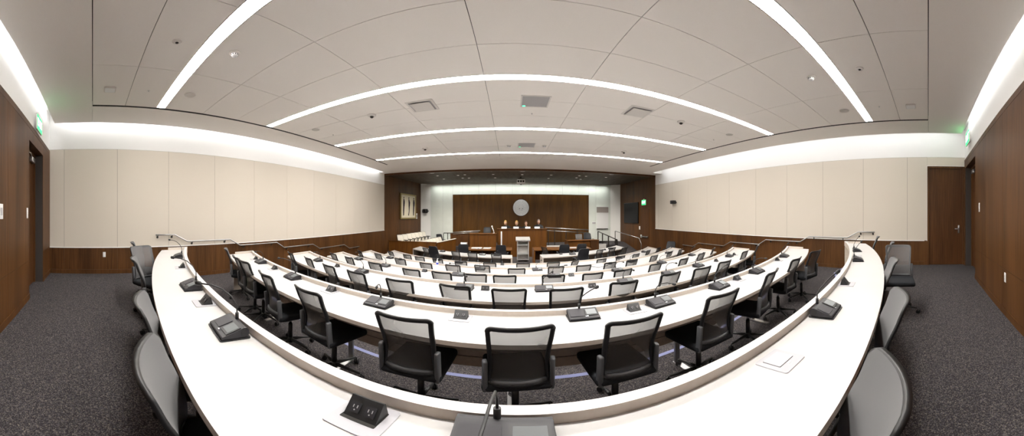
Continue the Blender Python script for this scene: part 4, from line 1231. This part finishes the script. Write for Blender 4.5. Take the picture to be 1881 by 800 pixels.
put_chair('mesh_lo', wx0 + .95, YW + .95, ZF + .28, R(180), 'grey chair behind the walnut witness stand, left one', 'chairs behind the witness stand')
put_chair('exec', wx1 - .1, YW + .95, ZF + .22, R(180), 'dark chair behind the walnut witness stand, right one', 'chairs behind the witness stand')
# steps rail on the right
t = thing('stair_railing', 'sloping dark railing of the dais steps at right', 'railing', (0, 0, 0))
A = pt(1098.5, 424.5, 18.2); B = pt(1133.5, 440, 15.4)
a = MB(); a.tube([A, B], .03, 8, 'dark_metal'); a.build('top_rail', t)
for f in (0.0, .26, .58, .96, 1.0):
    x = A[0] + (B[0] - A[0]) * f; y = A[1] + (B[1] - A[1]) * f; z = A[2] + (B[2] - A[2]) * f
    a = MB(); a.box(x - .03, x + .03, y - .03, y + .03, max(ZF, z - .95), z, 'dark_metal'); a.build('post', t)
t = thing('wall_railing', 'thin brown railing along the right wooden alcove wall', 'railing', (0, 0, 0))
A = pt(1130, 424, 17.6); B = pt(1174, 437, 15.2)
a = MB(); a.tube([A, B, (B[0] + .1, B[1] - .1, B[2] - .3), (B[0] + .1, B[1] - .1, ZF)], .022, 8, 'steel'); a.tube([A, (A[0], A[1], ZF + .2)], .03, 8, 'dark_metal'); a.build('rail', t)
w = MB(); w.mats.append('carpet')
w.add([(6.3, 18.2, ZF), (8.3, 18.2, ZF), (8.3, 15.2, ZF), (6.3, 15.2, ZF), (6.3, 18.2, PLT), (8.3, 18.2, PLT), (6.3, YA, PLT), (8.0, YA, PLT)], [(3, 2, 5, 4), (4, 5, 7, 6), (3, 4, 0), (2, 1, 5)], 'carpet'); struct(w, 'floor_ramp')
# counsel tables
for side, x0, x1 in (('left', -2.6, .08), ('right', 1.16, 4.1)):
    t = thing('counsel_table', 'walnut counsel table on the lowest floor, %s of the podium' % side, 'table', (0, 0, 0), 0, 'counsel tables')
    zt = ZF + .76
    a = MB(); a.rbox(x0, x1, 13.0, 14.1, zt - .05, zt, .008, 'walnut_red'); a.build('tabletop', t)
    for xe, s in ((x0, 1), (x1, -1)):
        a = MB(); a.box(min(xe, xe + s * .06), max(xe, xe + s * .06), 13.03, 14.07, ZF, zt - .05, 'walnut_red'); a.build('leg', t)
    a = MB(); a.box(x0 + .06, x1 - .06, 13.85, 13.88, ZF + .2, zt - .05, 'walnut_door'); a.build('modesty_panel', t)
for i, (px, w_) in enumerate(((875, .5), (894, .35))):
    x = math.tan((px - CX) / FX) * 13.5
    t = thing('paper_stack', 'white papers on the left counsel table, %s of the two piles' % ('wider' if i == 0 else 'narrower'), 'papers', (x, 13.5, ZF + .76))
    a = MB(); a.box(-w_ / 2, w_ / 2, -.12, .12, 0, .02, 'paper'); a.box(-w_ / 2 + .03, w_ / 2 + .05, -.10, .14, .02, .035, 'paper', Matrix.Rotation(.12, 4, 'Z')); a.build('sheets', t)
x = math.tan((1053 - CX) / FX) * 13.5
t = thing('paper_sheet', 'white paper on the right counsel table between two dark chairs', 'paper', (x, 13.5, ZF + .76)); a = MB(); a.box(-.17, .17, -.12, .12, 0, .012, 'paper'); a.build('sheet', t)
x = math.tan((838 - CX) / FX) * 13.4
t = thing('document_tray', 'white document trays at the left end of the left counsel table', 'tray', (x + .35, 13.7, ZF + .76))
a = MB()
for k in range(2):
    a.box(-.16, .16, -.12, .12, .02 + .13 * k, .03 + .13 * k, 'plate_white'); a.box(-.16, -.15, -.12, .12, .02 + .13 * k, .11 + .13 * k, 'plate_white'); a.box(.15, .16, -.12, .12, .02 + .13 * k, .11 + .13 * k, 'plate_white'); a.box(-.16, .16, .11, .12, .02 + .13 * k, .10 + .13 * k, 'plate_white')
a.build('tray', t)
# podium
YP = 14.9
px0, px1 = on_y(950.5, 440, YP)[0], on_y(970.5, 440, YP)[0]; pcx = (px0 + px1) / 2; hwp = (px1 - px0) / 2
t = thing('podium', 'white open-backed podium on casters in the centre aisle', 'podium', (pcx, YP, ZF))
a = MB()
for s in (-1, 1):
    a = MB(); a.box(s * hwp - .02, s * hwp + .02, -.22, .22, .07, 1.0, 'laminate'); a.build('side_panel', t)
a = MB(); a.box(-hwp, hwp, .2, .22, .07, 1.0, 'device_white'); a.build('back_panel', t)
for z in (.09, .36, .80):
    a = MB(); a.box(-hwp + .02, hwp - .02, -.2, .2, z - .02, z + .02, 'laminate'); a.build('shelf', t)
a = MB(); a.prism([(-.30, 1.0), (.30, 1.02), (.30, 1.17), (-.30, 1.06)], -hwp - .09, hwp + .09, 'laminate'); a.build('reading_top', t)
for sx in (-1, 1):
    for sy in (-1, 1):
        a = MB(); a.cyl(sx * (hwp - .05), sy * .17, .03, .07, .012, 8, 'chrome'); a.cyl(0, 0, -.015, .015, .03, 12, 'plastic_black', Matrix.Translation((sx * (hwp - .05), sy * .17, .03)) @ Matrix.Rotation(PI / 2, 4, 'Y')); a.build('caster', t)
# jury box
t = thing('jury_box', 'walnut jury box front with pale cap at the left of the alcove', 'jury box', (0, 0, 0))
jz = CAMZ - 1.26
a = MB(); a.box(-6.85, -4.0, 13.95, 14.0, ZF, jz - .03, 'walnut_red'); a.build('front_panel', t)
a = MB(); a.box(-6.85, -3.97, 13.92, 14.03, jz - .03, jz, 'walnut_red'); a.build('front_cap', t)
a = MB(); slab(a, (-3.95, 14.0), (-3.45, 16.6), .05, ZF, jz - .03, 'walnut_red', 1); a.build('side_panel', t)
a = MB(); slab(a, (-3.93, 13.95), (-3.42, 16.6), .09, jz - .03, jz, 'cream_leather', 1); a.build('side_cap', t)
w = MB(); w.box(-6.62, -5.75, 14.03, 18.6, ZF, ZF + .30, 'carpet'); struct(w, 'floor_jury')
def make_jury():
    t = thing('jury_chair', None, 'chair')
    z0, z1, rc = .44, .93, .05
    hw, surf, pts = back_shape(.44, .47, .47, z0, z1, rc, -.215, .09, .03)
    f = MB(); grid_surface(f, surf, hw, z0, z1, rc, 'cream_leather', .01, 10, 10, .03); grid_surface(f, surf, hw, z0, z1, rc, 'cream_leather', .01, 10, 10, -.02); f.build('backrest', t)
    f = MB(); frame_ring(f, pts, surf, z0, z1, .006, .026, 'chair_black'); f.build('back_frame', t)
    s = MB(); s.rbox(-.24, .24, -.2, .26, .40, .48, .03, 'cream_leather'); s.build('seat', t)
    for sg in (-1, 1):
        a = MB(); a.rbox(sg * .27 - .025, sg * .27 + .025, -.2, .18, .62, .66, .012, 'chair_black'); a.box(sg * .27 - .015, sg * .27 + .015, -.05, .03, .42, .62, 'chair_black'); a.build('armrest', t)
    c = MB(); c.cyl(0, 0, .02, .40, .035, 12, 'chair_black'); c.cyl(0, 0, 0, .03, .22, 20, 'chair_black'); c.build('pedestal', t)
    return t
jp = make_jury(); first = True
for row, (xj, zj, nm) in enumerate(((-6.2, ZF + .30, 'rear'), (-4.95, ZF, 'front'))):
    for k in range(7):
        o = jp if first else copy_tree(jp); first = False
        y = 14.45 + .60 * k if row == 0 else 14.5 + .56 * k
        o.location = (xj + .04 * k, y, zj); o.rotation_euler = (0, 0, R(-116))
        o['label'] = 'cream jury chair with dark frame, %s from the camera in the %s jury row' % (ORD[k], nm)
        o['group'] = 'jury chairs'; o['category'] = 'chair'
put_chair('exec', -5.0, 18.75, ZF, R(-130), 'dark chair at the far end of the jury seats', 'dark leather chairs')

# ------------------------------------------------------------------ the four people on the bench
def person(loc, rz, hair, label, hand_up=None, tilt=0, hair_long=False):
    root = thing('person', label, 'person', loc, rz, 'people on the bench'); root.scale = (1.12, 1.12, 1.12)       # faces local -y, origin at the seat's floor
    V = []; E_ = []; rad = []
    def v(p, r): V.append(Vector(p)); rad.append(r); return len(V) - 1
    def chain(a, lst):
        for p, r in lst:
            b_ = v(p, r); E_.append((a, b_)); a = b_
        return a
    pel = v((0, 0, .52), .13)
    chest = chain(pel, [((0, -.01, .70), .125), ((0, -.02, .88), .14), ((0, -.02, .99), .10)])
    neck = chain(chest, [((0, -.03, 1.04), .055), ((tilt * .02, -.06, 1.09), .055)])
    for s in (-1, 1):
        up = hand_up == s
        sh = chain(chest - 0, [((s * .11, -.02, .955), .055), ((s * .17, -.03, .93), .052)])
        el = (s * .24, -.16, .70) if not up else (s * .20, -.28, .78)
        wr = (s * .12, -.36, .80) if not up else (s * .05, -.19, 1.04)
        e = chain(sh, [(((s * .21), -.08, .82), .05), (el, .042)])
        wv = chain(e, [(tuple((Vector(el) + Vector(wr)) / 2), .036), (wr, .026)])
        d = (Vector(wr) - Vector(el)).normalized(); side = d.cross(Vector((0, 0, 1))).normalized()
        palm = Vector(wr) + d * .045; pv = chain(wv, [(tuple(palm), .03)])
        for q in range(4):
            f0 = palm + d * .04 + side * (q - 1.5) * .02; L = (.06, .072, .068, .052)[q]
            chain(pv, [(tuple(f0), .010), (tuple(f0 + d * L * .5 + Vector((0, 0, .005))), .009), (tuple(f0 + d * L + Vector((0, 0, -.012))), .008)])
        chain(pv, [(tuple(palm + side * -s * .035 + d * .0), .011), (tuple(palm + side * -s * .06 + d * .03), .009)])
        kn = chain(pel, [((s * .09, -.10, .50), .095), ((s * .11, -.28, .50), .08), ((s * .11, -.44, .48), .06)])
        chain(kn, [((s * .11, -.45, .28), .052), ((s * .11, -.43, .07), .038), ((s * .11, -.54, .03), .035)])
    me = bpy.data.meshes.new('body'); me.from_pydata([tuple(p) for p in V], E_, [])
    o = bpy.data.objects.new('body', me); COL.objects.link(o); o.parent = root
    md = o.modifiers.new('skin', 'SKIN'); 
    for i, sv in enumerate(me.skin_vertices[0].data if me.skin_vertices else []): pass
    bm = bmesh.new(); bm.from_mesh(me); lay = bm.verts.layers.skin.verify(); bm.verts.ensure_lookup_table()
    for i, bv in enumerate(bm.verts): bv[lay].radius = (rad[i], rad[i]); bv[lay].use_root = (i == 0)
    bm.to_mesh(me); bm.free()
    sb = o.modifiers.new('subdivision', 'SUBSURF'); sb.levels = 1; sb.render_levels = 1
    # bake so the head joins the same mesh
    dg = bpy.context.evaluated_depsgraph_get(); ev = o.evaluated_get(dg); bk = bpy.data.meshes.new_from_object(ev)
    o.modifiers.clear()
    bm = bmesh.new(); bm.from_mesh(bk)
    hb = bmesh.ops.create_uvsphere(bm, u_segments=20, v_segments=14, radius=1)
    hc = Vector((tilt * .04, -.075, 1.185))
    for w in hb['verts']:
        p = w.co.copy(); zz = p.z
        sx = .076 * (1 - .22 * max(0, -zz) ** 1.5); p.x *= sx; p.y = p.y * .095 + (-.012 if zz < 0 else 0); p.z = zz * .118
        if p.y < -.07 and abs(p.x) < .02 and -.03 < p.z < .02: p.y -= .016 * (1 - abs(p.x) / .02)
        if p.y < -.06 and .012 < abs(p.x) < .045 and .0 < p.z < .03: p.y += .006
        w.co = hc + p
    for s in (-1, 1):
        eb = bmesh.ops.create_uvsphere(bm, u_segments=8, v_segments=6, radius=1)
        for w in eb['verts']: w.co = hc + Vector((s * .074 + w.co.x * .010, .01 + w.co.y * .018, w.co.z * .03))
    for f in bm.faces: f.smooth = True
    bm.to_mesh(me); bm.free(); me.materials.clear(); me.materials.append(MATS['skin'])
    # face details and clothing
    for s in (-1, 1):
        a = MB(); a.ball(hc + Vector((s * .028, -.086, .012)), .010, .007, .007, 'eye_dark', 8, 6); a.build('eye', root)
    a = MB(); a.ball(hc + Vector((0, -.096, -.058)), .022, .008, .006, 'lip_red', 10, 6); a.build('mouth', root)
    a = MB(); bm = bmesh.new(); bmesh.ops.create_uvsphere(bm, u_segments=18, v_segments=12, radius=1)
    for w in bm.verts:
        p = w.co; k = 1.0
        w.co = hc + Vector((p.x * .088, p.y * .104 + .014, p.z * .128 + .012))
    dead = [w for w in bm.verts if (w.co - hc).y < -.045 and (w.co - hc).z < .06 or (w.co - hc).z < (-.10 if hair_long else -.04)]
    bmesh.ops.delete(bm, geom=dead, context='VERTS'); bmesh.ops.solidify(bm, geom=bm.faces[:], thickness=.012)
    a.bm(bm, hair); a.build('hair', root)
    a = MB()
    a.lathe([(.24, .42), (.21, .60), (.205, .78), (.235, .90), (.215, .98), (.15, 1.03), (.085, 1.06), (.066, 1.075), (.06, 1.06)], 22, 'robe_black', Matrix.Translation((0, -.01, 0)) @ Matrix.Diagonal((1, .78, 1, 1)))
    for s in (-1, 1):
        up = hand_up == s
        el = (s * .24, -.16, .70) if not up else (s * .20, -.28, .78)
        wr = (s * .13, -.33, .79) if not up else (s * .075, -.215, 1.0)
        a.tube([(s * .10, -.02, .97), (s * .19, -.03, .94), (s * .225, -.09, .82), el, wr], [.085, .088, .08, .078, .075], 12, 'robe_black')
    a.build('robe', root)
    return root
seat = PLT + .17
def head_place(px, py, Y): x, z = on_y(px, py, Y); return x, Y, z - 1.185 * 1.12
for px, py, hair, lab, up, tl, lg in ((930, 409, 'hair_blonde', 'person in a black robe with blonde hair, leftmost on the bench', None, -1, True),
    (949, 409.5, 'hair_blonde', 'person in a black robe with light brown hair, second from left', None, 0, True),
    (966, 410, 'hair_brown', 'person in a black robe resting chin on a hand', 1, 0, False),
    (989, 407, 'hair_grey', 'tallest person in a black robe, rightmost on the bench', None, 0, False)):
    x, y, z = head_place(px, py, 17.0)
    person((x, y, z), 0, hair, lab, up, tl, lg)
    put_chair('exec', x, y + .12, z + .02 - .02, R(180), 'dark chair under the ' + {930: 'blonde person leftmost on the bench', 949: 'second person from the left on the bench', 966: 'person resting chin on a hand', 989: 'tallest person on the bench'}[px], 'dark leather chairs')
for i, px in enumerate((926, 948, 969.5, 986.5)):
    x, _ = on_y(px, 417, YBN + .05)
    t = thing('nameplate', 'white nameplate on the judges bench, %s from the left' % ORD[i], 'nameplate', (x, YBN + .04, bz), 0, 'bench nameplates')
    a = MB(); a.prism([(-.05, 0), (.05, 0), (.015, .10), (.005, .10)], -.16, .16, 'paper'); a.build('card', t)

# ------------------------------------------------------------------ world and view
wd = bpy.data.worlds.new('world'); SC.world = wd; wd.use_nodes = True
wd.node_tree.nodes['Background'].inputs[0].default_value = (.02, .02, .022, 1); wd.node_tree.nodes['Background'].inputs[1].default_value = 1
SC.view_settings.view_transform = 'Standard'
try: SC.view_settings.look = 'None'
except Exception: pass
SC.view_settings.gamma = 1; SC.view_settings.use_curve_mapping = False
SC.view_settings.exposure = 1.4
SC.cycles.use_denoising = True
SC.cycles.max_bounces = 10; SC.cycles.diffuse_bounces = 6; SC.cycles.transparent_max_bounces = 16
SC.cycles.caustics_reflective = False; SC.cycles.caustics_refractive = False
